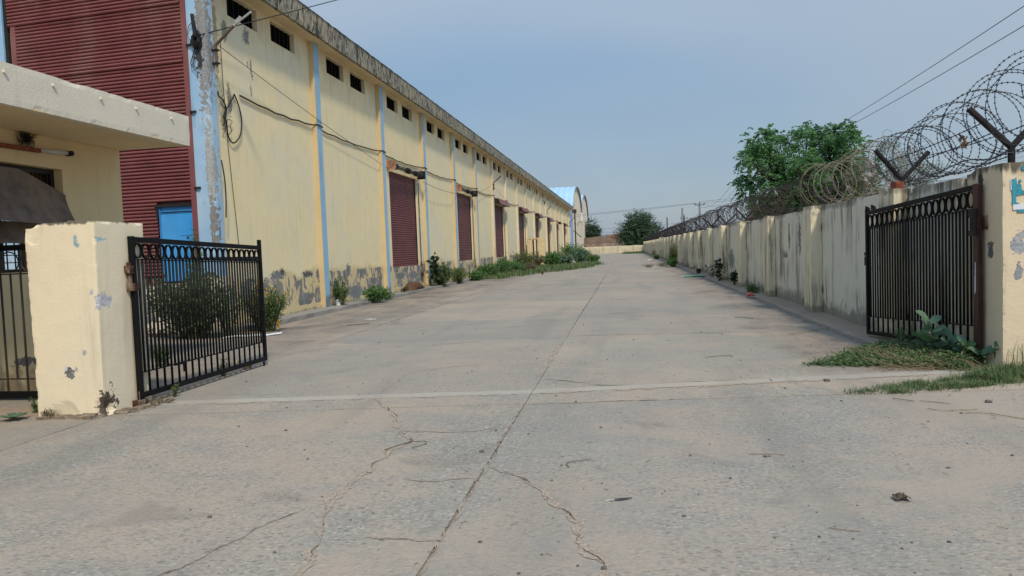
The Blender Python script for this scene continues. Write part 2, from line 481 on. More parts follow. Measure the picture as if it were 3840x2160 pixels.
M['kerb'] = plaster('kerb_concrete', (.27, .255, .225), (.20, .19, .17), (.05, .048, .042), .9, vscale=2.5)
M['endwall'] = plaster('end_wall_wash', (.62, .54, .38), (.54, .47, .34), (.2, .17, .12), .8, peel=(.05, .9, .585, (.33, .3, .26), (.26, .24, .2)))
M['gable'] = plaster('gable_sheet', (.64, .58, .46), (.58, .53, .42), (.22, .2, .15), .6, vscale=3)
M['slat'] = paint('shutter_red', (.185, .054, .050), .25, .55, .3, dirt=(.27, .15, .12), dirt_amt=.45, scale=2.2, each=.22)
M['doorred'] = paint('door_shutter_red', (.165, .056, .054), .2, .6, .25, dirt=(.20, .12, .10), dirt_amt=.4, scale=1.2)
M['hood'] = paint('shutter_hood_red', (.22, .075, .065), .25, .55, .3, dirt=(.12, .07, .06), dirt_amt=.5, scale=3)
M['doorblue'] = paint('door_blue', (.04, .30, .66), .12, .45, .4, dirt=(.10, .36, .66), dirt_amt=.5, scale=2)
M['doorblue2'] = paint('door_blue_frame', (.04, .22, .47), .2, .5, .35)
M['black'] = paint('gate_black', (.0045, .005, .006), .3, .55, .18, dirt=(.016, .011, .008), dirt_amt=.35, scale=5)
M['wicket'] = paint('wicket_dark', (.025, .019, .014), .3, .5, .35, dirt=(.09, .055, .03), dirt_amt=.6, scale=6)
M['redox'] = paint('red_oxide_post', (.060, .022, .018), .3, .5, .35, dirt=(.03, .018, .015), dirt_amt=.5, scale=4)
M['rust'] = paint('rusty_steel', (.075, .035, .022), .5, .85, .15, dirt=(.34, .25, .18), dirt_amt=.75, scale=22, bump=.5)
M['rustbox'] = paint('rusty_box', (.42, .23, .14), .35, .8, .2, dirt=(.16, .06, .035), dirt_amt=.8, scale=8)
M['grime'] = paint('greasy_steel', (.022, .018, .016), .4, .6, .3, scale=9)
M['post'] = paint('wire_post_dark', (.014, .012, .012), .3, .6, .25, dirt=(.045, .028, .022), dirt_amt=.45, scale=9)
M['wire'] = paint('barbed_wire_dark', (.03, .033, .042), .3, .55, .4, scale=20)
M['wirerust'] = paint('razor_wire_rusty', (.24, .20, .145), .45, .7, .25, dirt=(.06, .035, .02), dirt_amt=.6, scale=12)
M['wirefar'] = paint('razor_wire_brown', (.040, .033, .032), .4, .7, .2, scale=12)
M['cable'] = paint('cable_black', (.012, .012, .013), .2, .6, .3)
M['line'] = paint('power_line', (.05, .055, .065), .1, .6, .3)
M['lamppipe'] = paint('lamp_pipe_brown', (.09, .055, .042), .3, .6, .3, dirt=(.17, .12, .1), dirt_amt=.5, scale=8)
M['lampgrey'] = paint('lamp_grey', (.42, .42, .41), .2, .5, .3)
M['sheet'] = paint('warped_sheet', (.19, .14, .105), .45, .7, .25, dirt=(.25, .17, .11), dirt_amt=.8, scale=5, bump=.4)
M['tube_l'] = paint('tube_batten', (.55, .52, .46), .2, .6, .3)
M['brickred'] = paint('brick_red', (.27, .085, .05), .4, .9, .1, scale=18, bump=.6)
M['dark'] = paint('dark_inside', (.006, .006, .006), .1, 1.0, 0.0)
M['pole'] = paint('pole_concrete', (.24, .25, .26), .2, .8, .2)
M['insul'] = paint('insulator_dark', (.03, .032, .04), .2, .4, .5)
M['roofblue'] = paint('roof_sheet_blue', (.36, .57, .76), .10, .6, .3, dirt=(.34, .55, .78), dirt_amt=.4, scale=.5)
M['sheetblue'] = paint('side_sheet_blue', (.20, .33, .56), .15, .5, .3)
M['white'] = paint('white_plastic', (.72, .73, .76), .08, .5, .3)
M['rag'] = paint('rag_pale', (.45, .42, .38), .4, .9, .1, scale=14)
M['rag2'] = paint('rag_brown', (.24, .17, .12), .4, .9, .1, scale=14)
M['soil'] = paint('soil_heap', (.13, .075, .045), .4, 1, .05, scale=12, bump=.8)
M['teal'] = paint('teal_print', (.055, .29, .36), .25, .8, .15, scale=25)
M['whitep'] = paint('white_print', (.66, .68, .71), .1, .8, .15, scale=25)
M['ink'] = paint('ink_mark', (.07, .07, .06), .1, .9, .1)
M['roofgrey'] = paint('roof_sheet_grey', (.33, .33, .32), .2, .7, .2)
M['bark'] = paint('bark', (.085, .065, .05), .5, .95, .1, scale=8, bump=.8)
M['stem'] = paint('green_stem', (.085, .10, .045), .3, .8, .1)
M['stemdry'] = paint('dry_stem', (.20, .15, .095), .4, .9, .1)
M['stone'] = paint('stone_grey', (.15, .135, .12), .4, .95, .1, scale=30, bump=.5)
M['feather'] = paint('feather_dark', (.03, .031, .034), .4, .6, .3, dirt=(.3, .3, .3), dirt_amt=.3, scale=30)
M['dryleaf'] = paint('dry_leaf', (.11, .085, .065), .4, .8, .15, scale=30)
M['twig'] = paint('twig_pale', (.33, .26, .18), .35, .9, .1, scale=25)
M['red'] = paint('red_wrapper', (.50, .06, .045), .3, .5, .4)
M['greenp'] = paint('green_plastic', (.06, .28, .17), .3, .5, .4)
M['flower'] = leafmat('flower_yellow', (.80, .52, .02), (.75, .40, .02), .3)
M['leaf_big'] = leafmat('tree_leaf', (.155, .31, .105), (.070, .185, .062), .40)
M['leaf_far'] = leafmat('far_leaf', (.105, .17, .095), (.055, .10, .06), .32)
M['leaf_wispy'] = leafmat('acacia_leaf', (.21, .25, .155), (.15, .19, .12), .4)
M['leaf_bush'] = leafmat('bush_leaf', (.18, .26, .10), (.09, .15, .06), .4, c2=(.13, .14, .05))
M['leaf_weed'] = leafmat('weed_leaf', (.15, .27, .085), (.08, .165, .055), .35)
M['leaf_weed2'] = leafmat('weed_leaf_yellowish', (.18, .22, .08), (.11, .165, .06), .35, c2=(.22, .17, .08))
M['leaf_dry'] = leafmat('weed_leaf_dry', (.27, .21, .13), (.14, .16, .08), .3)
M['leaf_dark'] = leafmat('dark_leaf', (.032, .060, .025), (.022, .042, .018), .25)
M['leaf_grey'] = leafmat('greygreen_leaf', (.15, .24, .15), (.10, .18, .105), .25, rough=.6)
M['grass'] = leafmat('grass_blade', (.12, .20, .07), (.075, .14, .055), .3, c2=(.27, .235, .12), share=.22)
M['creeper'] = leafmat('creeper_leaf', (.14, .23, .085), (.08, .135, .055), .3, c2=(.20, .15, .08))
M['rubble'] = paint('plaster_rubble', (.27, .215, .155), .45, .95, .1, scale=20, bump=.6)
M['vine'] = paint('dead_vine', (.11, .075, .05), .4, .9, .1, scale=14)

def concrete(name, tint=1.0, dust=.5, brown_edges=True, rough_agg=1.0, dustx=0.0, dustcol=(.412, .322, .240)):
    t = NT(name)
    big = t.noise(.33, 5, .6); mid = t.noise(1.6, 6, .62); fine = t.noise(16, 4, .65); vf = t.noise(75, 2, .6)
    x, y, z = t.xyz()
    K = lambda c: tuple(tint * q for q in c)
    base = t.mix(t.rng(big, .34, .68), K((.272, .245, .203)), K((.328, .294, .239)))
    base = t.mix(t.math('MULTIPLY', t.rng(mid, .44, .70), .55), base, K((.240, .228, .205)))
    # wind-blown sand lying in drifts
    d1 = t.noise(.55, 6, .68, vec=t.vadd(t.pos, (5, 9, 2)), dist=.6); d2 = t.noise(2.3, 5, .65, vec=t.vadd(t.pos, (1, 4, 6)), dist=.3)
    dm = t.math('MULTIPLY', t.rng(t.math('ADD', t.math('ADD', t.math('MULTIPLY', d1, .55), t.rng(t.math('SUBTRACT', x, t.math('MULTIPLY', y, .12)), .2, 2.6, 0, dustx)), t.math('ADD', t.math('MULTIPLY', d2, .25), t.math('MULTIPLY', fine, .20))), .42, .57), dust)
    if brown_edges:       # silt washed against the kerb and against the boundary wall
        e = t.math('MULTIPLY', t.math('SUBTRACT', t.noise(.45, 5, .65, vec=t.vmul(t.pos, (1, .55, 1))), .5), 4.2)
        lm = t.rng(t.math('ADD', x, e), -4.9, -6.0, 0, .9)
        rm = t.rng(t.math('ADD', x, e), 1.6, 2.8, 0, .95)
        sy = t.rng(y, 7.5, 9.5)
        silt = t.mix(t.rng(t.noise(1.1, 6, .65, vec=t.vmul(t.pos, (1.4, .6, 1))), .40, .64), (.118, .100, .086), (.275, .222, .172))
        base = t.mix(t.math('MULTIPLY', t.math('MAXIMUM', lm, rm), sy), base, silt)
    # exposed aggregate
    gravelly = t.math('MULTIPLY', t.rng(t.noise(.7, 5, .65, vec=t.vadd(t.pos, (2, 14, 0))), .30, .58, .25, 1), t.rng(y, 24, 5, .10, 1.0))
    wv = t.vadd(t.vmul(t.pos, (.75, 1.0, 1.0)), (0, 0, 0))
    ag = t.voro(30, wv); sp = t.n('ShaderNodeSeparateColor'); t._set(sp.inputs[0], t.voro(30, wv, out='Color'))
    pm = t.math('MULTIPLY', t.math('MULTIPLY', t.rng(ag, .50, .20), t.rng(sp.outputs[1], .30, .42)), gravelly)
    peb = t.mix(t.rng(sp.outputs[0], .25, .85), K((.19, .172, .148)), K((.47, .415, .335)))
    ag2 = t.voro(70, wv); sp2 = t.n('ShaderNodeSeparateColor'); t._set(sp2.inputs[0], t.voro(70, wv, out='Color'))
    pm2 = t.math('MULTIPLY', t.rng(sp2.outputs[1], .45, .55), gravelly)
    peb2 = t.mix(t.rng(sp2.outputs[0], .3, .8), K((.20, .185, .16)), K((.44, .395, .33)))
    base = t.mix(t.math('MULTIPLY', pm2, .42 * rough_agg), base, peb2)
    base = t.mix(t.math('MULTIPLY', pm, .60 * rough_agg), base, peb)
    base = t.mix(t.math('MULTIPLY', dm, t.rng(t.math('MAXIMUM', pm, pm2), 0, 1, 1, .38)), base, dustcol)
    base = t.mix(t.math('MULTIPLY', t.rng(vf, .52, .75), .38), base, K((.16, .145, .13)))
    # each slab cast a little differently; old wheel lines along the road
    base = t.mix(t.math('MULTIPLY', t.n('ShaderNodeObjectInfo').outputs['Random'], .42), base, K((.215, .208, .192)))
    tr = t.noise(1.0, 4, .55, vec=t.vadd(t.vmul(t.pos, (1.1, .10, 1)), (4, 0, 0)))
    base = t.mix(t.math('MULTIPLY', t.rng(tr, .50, .68), .38), base, K((.20, .185, .16)))
    sn = t.noise(.9, 5, .6, vec=t.vadd(t.pos, (21, 3, 0)), dist=.8)
    base = t.mix(t.math('MULTIPLY', t.rng(sn, .60, .70), .35), base, K((.15, .135, .12)))
    # (nothing more on the surface)
    cz = t.voro(.85, t.vadd(t.pos, (3, 1, 0)), feature='DISTANCE_TO_EDGE')
    cm = t.math('MULTIPLY', t.rng(t.math('ADD', cz, t.math('MULTIPLY', t.math('SUBTRACT', fine, .5), .02)), .007, .002), t.rng(t.noise(.5, 3), .52, .6))
    h = t.math('ADD', t.math('MULTIPLY', fine, 1.0), t.math('ADD', t.math('MULTIPLY', vf, .6), t.math('ADD', t.math('MULTIPLY', pm, 1.1), t.math('MULTIPLY', pm2, .6))))
    return t.bsdf(base, .93, .12, h, .6, .006)

M['slab'] = concrete('road_concrete', 1.0, .6)
M['slabfront'] = concrete('forecourt_concrete', 1.0, .92, False, 1.35, .06)
M['strip'] = concrete('gate_sill_concrete', 1.36, .7, False, .3)
M['jointfill'] = paint('joint_sand', (.27, .22, .17), .4, 1, .05, scale=9, bump=.6)
def sandmat():
    t = NT('sandy_soil')
    c = t.mix(t.rng(t.noise(.8, 6, .6), .35, .65), (.36, .27, .20), (.30, .235, .185))
    c = t.mix(t.math('MULTIPLY', t.rng(t.noise(14, 4, .7), .5, .7), .5), c, (.21, .16, .12))
    h = t.math('ADD', t.noise(20, 5, .7), t.math('MULTIPLY', t.noise(4, 4), 2))
    return t.bsdf(c, 1.0, .05, h, .7, .012)
M['sand'] = sandmat()
def crackmat(name, col, alt, sc):
    t = NT(name)
    return t.bsdf(t.mix(t.rng(t.noise(sc, 5, .7), .42, .6), col, alt), 1, .05, t.noise(sc, 4, .7), 1.0, .02)
M['crackfill'] = crackmat('crack_sand', (.45, .36, .275), (.33, .27, .21), 40)
M['crackdark'] = crackmat('crack_gap', (.085, .066, .052), (.22, .175, .135), 50)

# ------------------------------------------------------------------ ground
def sheet_grid(x0, x1, y0, y1, nx, ny, zf):
    xs = np.linspace(x0, x1, nx + 1); ys = np.linspace(y0, y1, ny + 1)
    V = [(x, y, zf(x, y)) for y in ys for x in xs]
    F = [(j * (nx + 1) + i, j * (nx + 1) + i + 1, (j + 1) * (nx + 1) + i + 1, (j + 1) * (nx + 1) + i) for j in range(ny) for i in range(nx)]
    return V, F
V, F = sheet_grid(-1500, 1500, -400, 3000, 6, 6, lambda x, y: -.16)
g = np_obj('ground', V, F, M['sand']); g['kind'] = 'structure'
# sandy verge round the gate, slightly proud and uneven
def verge(x, y):
    h = -.012 + .022 * noise.noise(Vector((x * .7, y * .7, 3))) + .012 * noise.noise(Vector((x * 3, y * 3, 1)))
    return h
V, F = sheet_grid(3.3, 14, 3.5, 9.4, 60, 40, lambda x, y: verge(x, y) - .05 * max(0, 1 - (x - 3.3) / .7) - .10 * max(0, (4.9 - y)))
s_ = np_obj('sandy_verge', V, F, M['sand'], smooth=True); s_['kind'] = 'structure'
V, F = sheet_grid(-16, -5.0, 4.0, 8.2, 70, 30, lambda x, y: verge(x, y) + .004 - .06 * max(0, 1 - (-5.0 - x) / .6) - .12 * max(0, (6.6 - y)))
s_ = np_obj('dirt_path', V, F, M['sand'], smooth=True); s_['kind'] = 'structure'
V, F = sheet_grid(3.28, 3.95, 9.4, 154, 8, 300, lambda x, y: .006 + .016 * noise.noise(Vector((x * 2.5, y * .9, 8))) + .02 * max(0, (x - 3.6)) - .05 * max(0, 1 - (x - 3.28) / .15))
s_ = np_obj('silt_strip', V, F, M['sand'], smooth=True); s_['kind'] = 'structure'

# ------------------------------------------------------------------ road of cast slabs
road = setting('road')
bed = MB().box(-8.0, 3.6, 7.9, 152, -.15, -.007).box(-13.5, 8.5, -4, 7.9, -.15, -.009)
bed.build('road_bed', M['jointfill'], road)
def edge_pts(a, b, step=.22, amp=.010):
    a = Vector((*a, 0)); b = Vector((*b, 0)); n = max(1, int((b - a).length / step))
    d = (b - a).normalized(); nrm = Vector((-d.y, d.x, 0)); out = []
    for i in range(n):
        p = a + (b - a) * i / n
        if i: p = p + nrm * (amp * noise.noise(p * 2.7) + .6 * amp * noise.noise(p * 9.1))
        out.append((p.x, p.y))
    return out
def slab(poly, mat, top=0.0, inset=.0035, step=.22):
    c = (sum(p[0] for p in poly) / len(poly), sum(p[1] for p in poly) / len(poly))
    q = []
    for p in poly:
        dx, dy = c[0] - p[0], c[1] - p[1]
        q.append((p[0] + math.copysign(inset, dx), p[1] + math.copysign(inset, dy)))
    pts = []
    for i in range(len(q)): pts += edge_pts(q[i], q[(i + 1) % len(q)], step)
    mb = MB(); n = len(pts)
    v = [(x, y, top) for x, y in pts] + [(x, y, -.06) for x, y in pts]
    mb.add(v, [tuple(range(n))] + [((i + 1) % n, i, n + i, n + (i + 1) % n) for i in range(n)])
    return mb.build('slab', mat, road)
def gy(x, k=0): return 7.78 + (x + 1.0) * (.118 if x < -1 else .206) + k      # the sill line under the gate
colx = [-7.9, -5.2, -1.0, 3.24]
cuts = [[12.0, 16.2, 20.7, 25.4, 30, 35, 41, 47.6, 54, 60, 66, 73, 80, 88, 96, 104, 112, 121, 131, 141, 151],
        [12.3, 15.8, 21.0, 25.9, 30.2, 35, 41, 47.6, 54, 60, 66, 73, 80, 88, 96, 104, 112, 121, 131, 141, 151],
        [12.6, 16.0, 21.4, 26.2, 30.4, 35.2, 41, 47.7, 54, 60, 66.3, 73, 80, 88, 96, 104, 112, 121, 131, 141, 151]]
for ci in range(3):
    xa, xb = colx[ci], colx[ci + 1]
    ya, yb = gy(xa), gy(xb)
    for k, yc in enumerate(cuts[ci]):
        t_ = .05 * math.sin(k * 3.1 + ci)
        slab([(xa, ya), (xb, yb), (xb, yc + t_), (xa, yc - t_)], M['slab'], top=.0015 * math.sin(k * 5 + ci * 2), step=.22 if yc < 40 else 1.2)
        ya, yb = yc - t_, yc + t_
for xa, xb in ((-5.15, -2.85), (-2.85, -1.0), (-1.0, 1.5), (1.5, 3.9)):
    slab([(xa, gy(xa, -.17)), (xb, gy(xb, -.17)), (xb, gy(xb, .03)), (xa, gy(xa, .03))], M['strip'], top=.006, inset=.004, step=.07)
for xa, xb in ((-5.15, -1.0), (-1.0, 3.9)):
    slab([(xa, 7.12 + (xa + 1) * .11), (xb, 7.12 + (xb + 1) * .11), (xb, gy(xb, -.18)), (xa, gy(xa, -.18))], M['slabfront'], inset=.006)
for xa, xb in ((-13.5, -5.15), (-5.15, -1.0), (-1.0, 3.9), (3.9, 8.5)):
    e = .009 if xb in (-1.0, 3.9) else 0.0
    slab([(xa, -3.8), (xb, -3.8), (xb, 7.11 + (min(max(xb, -5.15), 3.9) + 1) * .11), (xa, 7.11 + (min(max(xa, -5.15), 3.9) + 1) * .11)], M['slabfront'], inset=.007, step=.12)

def crack(pts, w, gap=.35, seed=0, fill='crackfill'):
    """a crack: a ragged bed of washed-in sand with the broken gap inside it"""
    pts = [Vector((*p, 0)) for p in pts]; fine = []
    for a, b in zip(pts[:-1], pts[1:]):
        n = max(2, int((b - a).length / .028))
        fine += [a + (b - a) * i / n for i in range(n)]
    fine.append(pts[-1])
    N = len(fine); out = [[], []]
    for i, p in enumerate(fine):
        d = (fine[min(i + 1, N - 1)] - fine[max(0, i - 1)]).normalized(); nr = Vector((-d.y, d.x, 0))
        o = Vector((seed * 3.3, seed * 1.7, 0))
        q = p + nr * (.030 * noise.noise(p * 7 + o) + .012 * noise.noise(p * 26 + o))
        ta = min(1, i / (.10 * N + 1), (N - 1 - i) / (.10 * N + 1))
        wl = w * max(.0, .30 + 1.1 * noise.noise(p * 4.3 + o) + .35 * noise.noise(p * 31)) * ta + .0006; wr = w * max(.0, .30 + 1.1 * noise.noise(p * 5.1 - o) + .35 * noise.noise(p * 29 + o)) * ta + .0006
        out[0].append((q + nr * wl, q - nr * wr))
        g_ = .0030 * gap / .35 * max(0, .08 + 2.1 * noise.noise(p * 5.1 + o) + .8 * noise.noise(p * 23 + o)) * ta + .0002
        out[1].append((q + nr * g_, q - nr * g_))
    for k, (z, mt, nm) in enumerate(((.0035, fill, 'crack_fill'), (.006, 'crackdark', 'crack'))):
        if w <= 0.004 and k == 0: continue
        v = []; 
        for a, b in out[k]: v += [(a.x, a.y, z), (b.x, b.y, z)]
        MB().add(v, [(2 * i, 2 * i + 1, 2 * i + 3, 2 * i + 2) for i in range(N - 1)]).build(nm, M[mt], road)
crack([(-2.62, 7.4), (-2.15, 6.65), (-1.96, 6.1), (-1.72, 5.72), (-1.82, 5.4), (-1.81, 5.22), (-1.84, 4.59), (-1.82, 4.16), (-1.71, 3.9), (-1.60, 3.54), (-1.57, 3.2), (-1.5, 2.6)], .055, .5, 1)
crack([(-1.0, 5.03), (-.72, 4.8), (-.52, 4.44), (-.38, 4.16), (-.28, 4.0), (-.30, 3.72), (-.16, 3.52), (-.10, 3.3), (0, 2.7)], .058, .55, 2)
crack([(-1.42, 3.74), (-1.3, 3.72), (-1.11, 3.70), (-.96, 3.71)], .014, .4, 3)
crack([(-2.4, 3.05), (-2.19, 3.32), (-2.14, 3.5), (-2.07, 3.85), (-1.95, 4.1)], .010, .5, 4)
crack([(-1.5, 4.72), (-1.25, 4.70), (-1.02, 4.78)], .020, .25, 5)
crack([(-2.68, 7.75), (-2.68, 8.27), (-2.74, 8.98), (-2.32, 9.42), (-1.8, 9.7)], .018, .3, 6)
crack([(-1.0, 8.5), (-.7, 8.35), (-.3, 8.05), (.1, 8.04), (.7, 8.2), (1.2, 8.3)], .030, .45, 7)
crack([(-1.0, 7.08), (-.5, 7.14), (0.1, 7.25), (.6, 7.3)], .028, .3, 8)
crack([(-2.5, 12.42), (-1.6, 12.34), (-1.0, 12.32)], .016, .4, 9)
crack([(-4.7, 11.3), (-4.1, 11.4), (-3.5, 11.6), (-2.7, 11.9), (-2.2, 12.3)], .006, .6, 10)
crack([(-1.05, 8.6), (-1.06, 9.4), (-1.03, 10.1), (-1.06, 10.9), (-1.02, 11.9)], .05, .25, 11)
crack([(-1.0, 6.9), (-1.01, 5.9), (-.99, 5.1), (-1.0, 4.2), (-.98, 3.1)], .018, .26, 12)
crack([(-1.0, 12.6), (-.2, 12.65), (.6, 12.7), (1.6, 12.66)], .018, .3, 13)
crack([(-5.0, 7.2), (-3.9, 7.28), (-2.7, 7.47), (-1.2, 7.64), (.5, 7.9), (1.9, 8.2), (3.2, 8.45)], .12, .10, 14)
crack([(-2.1, 6.05), (-1.85, 6.02), (-1.4, 6.0), (-1.1, 6.12)], .028, .2, 15)

crack([(-1.0, 12.7), (-1.02, 16), (-1.0, 24), (-1.01, 34), (-1.0, 47)], .012, 1.1, 16)
crack([(-5.2, 12.2), (-5.18, 14.5), (-5.2, 17), (-5.2, 22), (-5.2, 30)], .012, 1.0, 17)
crack([(3.22, 10.5), (3.24, 13), (3.2, 17), (3.24, 23), (3.2, 31)], .014, 1.0, 18)
for (xa, xb, yc, ww) in ((-4.6, -1.0, 35, .10), (-4.9, 3.0, 47.6, .10), (-1.0, 2.7, 66.2, .14), (-3.4, -1.1, 21.0, .025), (-1.0, .9, 16.0, .025), (-5.1, 3.1, 30.2, .05), (-2.6, 3.2, 54, .10), (-3, 3, 80, .16), (-3, 3, 96, .2)):
    crack([(xa, yc), ((xa + xb) / 2, yc + .03), (xb, yc)], ww, .25, int(yc))
# kerb and plinth along the warehouse
kb = MB()
rough_box(kb, -7.92, -7.76, 14.6, 60, -.1, .105, cell=(.16, .3, .1), amp=.012, edge=.03, freq=2)
rough_box(kb, XW, -7.92, 14.6, 60, -.1, .085, cell=(.26, .5, .2), amp=.012, edge=.01, freq=2, skip=((0, 0), (0, 1)))
kb.box(XW, -7.77, 60, 121, -.1, .09)
o = kb.build('kerb', M['kerb']); o['kind'] = 'structure'
MB().box(-14, -7.91, 8.2, 14.3, -.15, -.022).build('yard_bed', M['jointfill'], road)
slab([(-14, 8.2), (-7.9, 8.2), (-7.9, 14.25), (-14, 14.25)], M['slab'])

# ------------------------------------------------------------------ warehouse
Y0, YE, ZS = 14.35, 120.0, 7.42
BAY = 5.6
PILY = [20.0 + BAY * k for k in range(18)]
wh = thing('warehouse', 'long cream godown with blue pilasters, streaked black eave and red shutters', 'warehouse', (XW, Y0, 0))
wins = []; doors = []
bay_start = [14.66] + [p + .18 for p in PILY]
wins += [(15.55, 16.92), (17.60, 18.95)]
for p in PILY[:-1]:
    wins += [(p + 1.08, p + 2.43), (p + 3.0, p + 4.36)]
wins = [w_ for w_ in wins if w_[1] < YE - .4]
for k in range(8): doors.append((26.55 + 2 * BAY * k, 30.2 + 2 * BAY * k))
WZ0, WZ1, DZ0, DZ1 = 6.86, 7.36, 1.0, 4.56
ops = [(a, b, WZ0, WZ1) for a, b in wins] + [(a, b, DZ0, DZ1) for a, b in doors]
ycut = sorted({Y0, YE} | {q for o in ops for q in o[:2]})
zcut = [0.0, DZ0, DZ1, WZ0, WZ1, ZS]
mb = MB()
for a, b in zip(ycut[:-1], ycut[1:]):
    for c, d in zip(zcut[:-1], zcut[1:]):
        ym, zm = (a + b) / 2, (c + d) / 2
        if any(o[0] < ym < o[1] and o[2] < zm < o[3] for o in ops): continue
        mb.add([(XW, a, c), (XW, b, c), (XW, b, d), (XW, a, d)], [(0, 1, 2, 3)])
for (a, b, c, d) in ops:
    xi = XW - (.13 if c > 5 else .16)
    mb.add([(XW, a, c), (XW, b, c), (XW, b, d), (XW, a, d), (xi, a, c), (xi, b, c), (xi, b, d), (xi, a, d)],
           [(1, 0, 4, 5), (2, 1, 5, 6), (3, 2, 6, 7), (0, 3, 7, 4)])
mb.build('wall', M['wall'], wh)
# rear and far walls, roof (seen only from elsewhere)
MB().box(-32, -31.75, Y0 + 2.4, YE, 0, 7.4).box(-31.75, XW - .002, YE - .25, YE, 0, 7.40).build('rear_wall', M['endpaint'], wh)
MB().add([(-8.2, Y0 + .2, 7.9), (-8.2, YE, 7.9), (-20, YE, 9.6), (-20, Y0 + 1.3, 9.6), (-32.2, YE, 7.9), (-32.2, Y0 + 2.6, 7.9)], [(0, 1, 2, 3), (3, 2, 4, 5)]).build('roof', M['roofgrey'], wh)
# eave slab and streaked fascia
ev = MB()
yy = 14.2; k = 0
while yy < YE:
    y2 = min(YE + .35, yy + (6 if yy < 60 else 20))
    rough_box(ev, -8.055, -7.95, yy, y2, 7.40, 8.0, cell=(.11, .25 if yy < 50 else 1.0, .12), amp=.006, edge=.025, freq=2.2, skip=((1, 0), (1, 1)))
    yy = y2
ev.build('fascia', M['fascia'], wh)
MB().box(-8.70, -8.052, 14.2, YE + .3, 7.42, 7.56).build('soffit', M['soffit'], wh)
# pilasters: ochre sides, blue front
pm = MB().box(XW - .01, -8.305, -.18, .17, 0.06, 7.42, 0).add([(-8.302, -.175, 0.07), (-8.302, .165, 0.07), (-8.302, .165, 7.41), (-8.302, -.175, 7.41)], [(0, 1, 2, 3)], 1)
pil0 = pilf = None
for p in PILY:
    if pil0 is None:
        q = MB(); q.v = [(x, y + p, z) for x, y, z in pm.v]; q.f = pm.f; q.m = pm.m
        pil0 = q.build('pilaster', [M['pil_side'], M['blue']], wh)
        base_loc = pil0.location.copy()
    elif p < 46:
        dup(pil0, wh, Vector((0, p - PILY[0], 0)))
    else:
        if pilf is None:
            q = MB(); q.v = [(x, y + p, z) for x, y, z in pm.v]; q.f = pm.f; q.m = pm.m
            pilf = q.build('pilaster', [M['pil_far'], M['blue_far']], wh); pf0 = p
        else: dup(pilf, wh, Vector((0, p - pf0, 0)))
# windows: black sheet standing in for the unlit inside, behind plain upright bars
def win_mesh(w_):
    b = MB().add([(XW - .25, 0, WZ0), (XW - .25, w_, WZ0), (XW - .25, w_, WZ1), (XW - .25, 0, WZ1)], [(0, 1, 2, 3)], 0)
    return b
bar0 = None; win0 = None
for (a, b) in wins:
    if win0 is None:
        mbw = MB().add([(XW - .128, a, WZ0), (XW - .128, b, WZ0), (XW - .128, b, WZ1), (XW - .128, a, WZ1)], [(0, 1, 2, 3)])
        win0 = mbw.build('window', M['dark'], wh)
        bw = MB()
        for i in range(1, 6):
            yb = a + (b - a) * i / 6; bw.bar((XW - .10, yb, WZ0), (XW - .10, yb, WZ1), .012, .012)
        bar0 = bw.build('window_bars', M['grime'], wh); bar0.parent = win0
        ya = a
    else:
        dup_tree(win0, wh, Vector((0, a - ya, 0)))

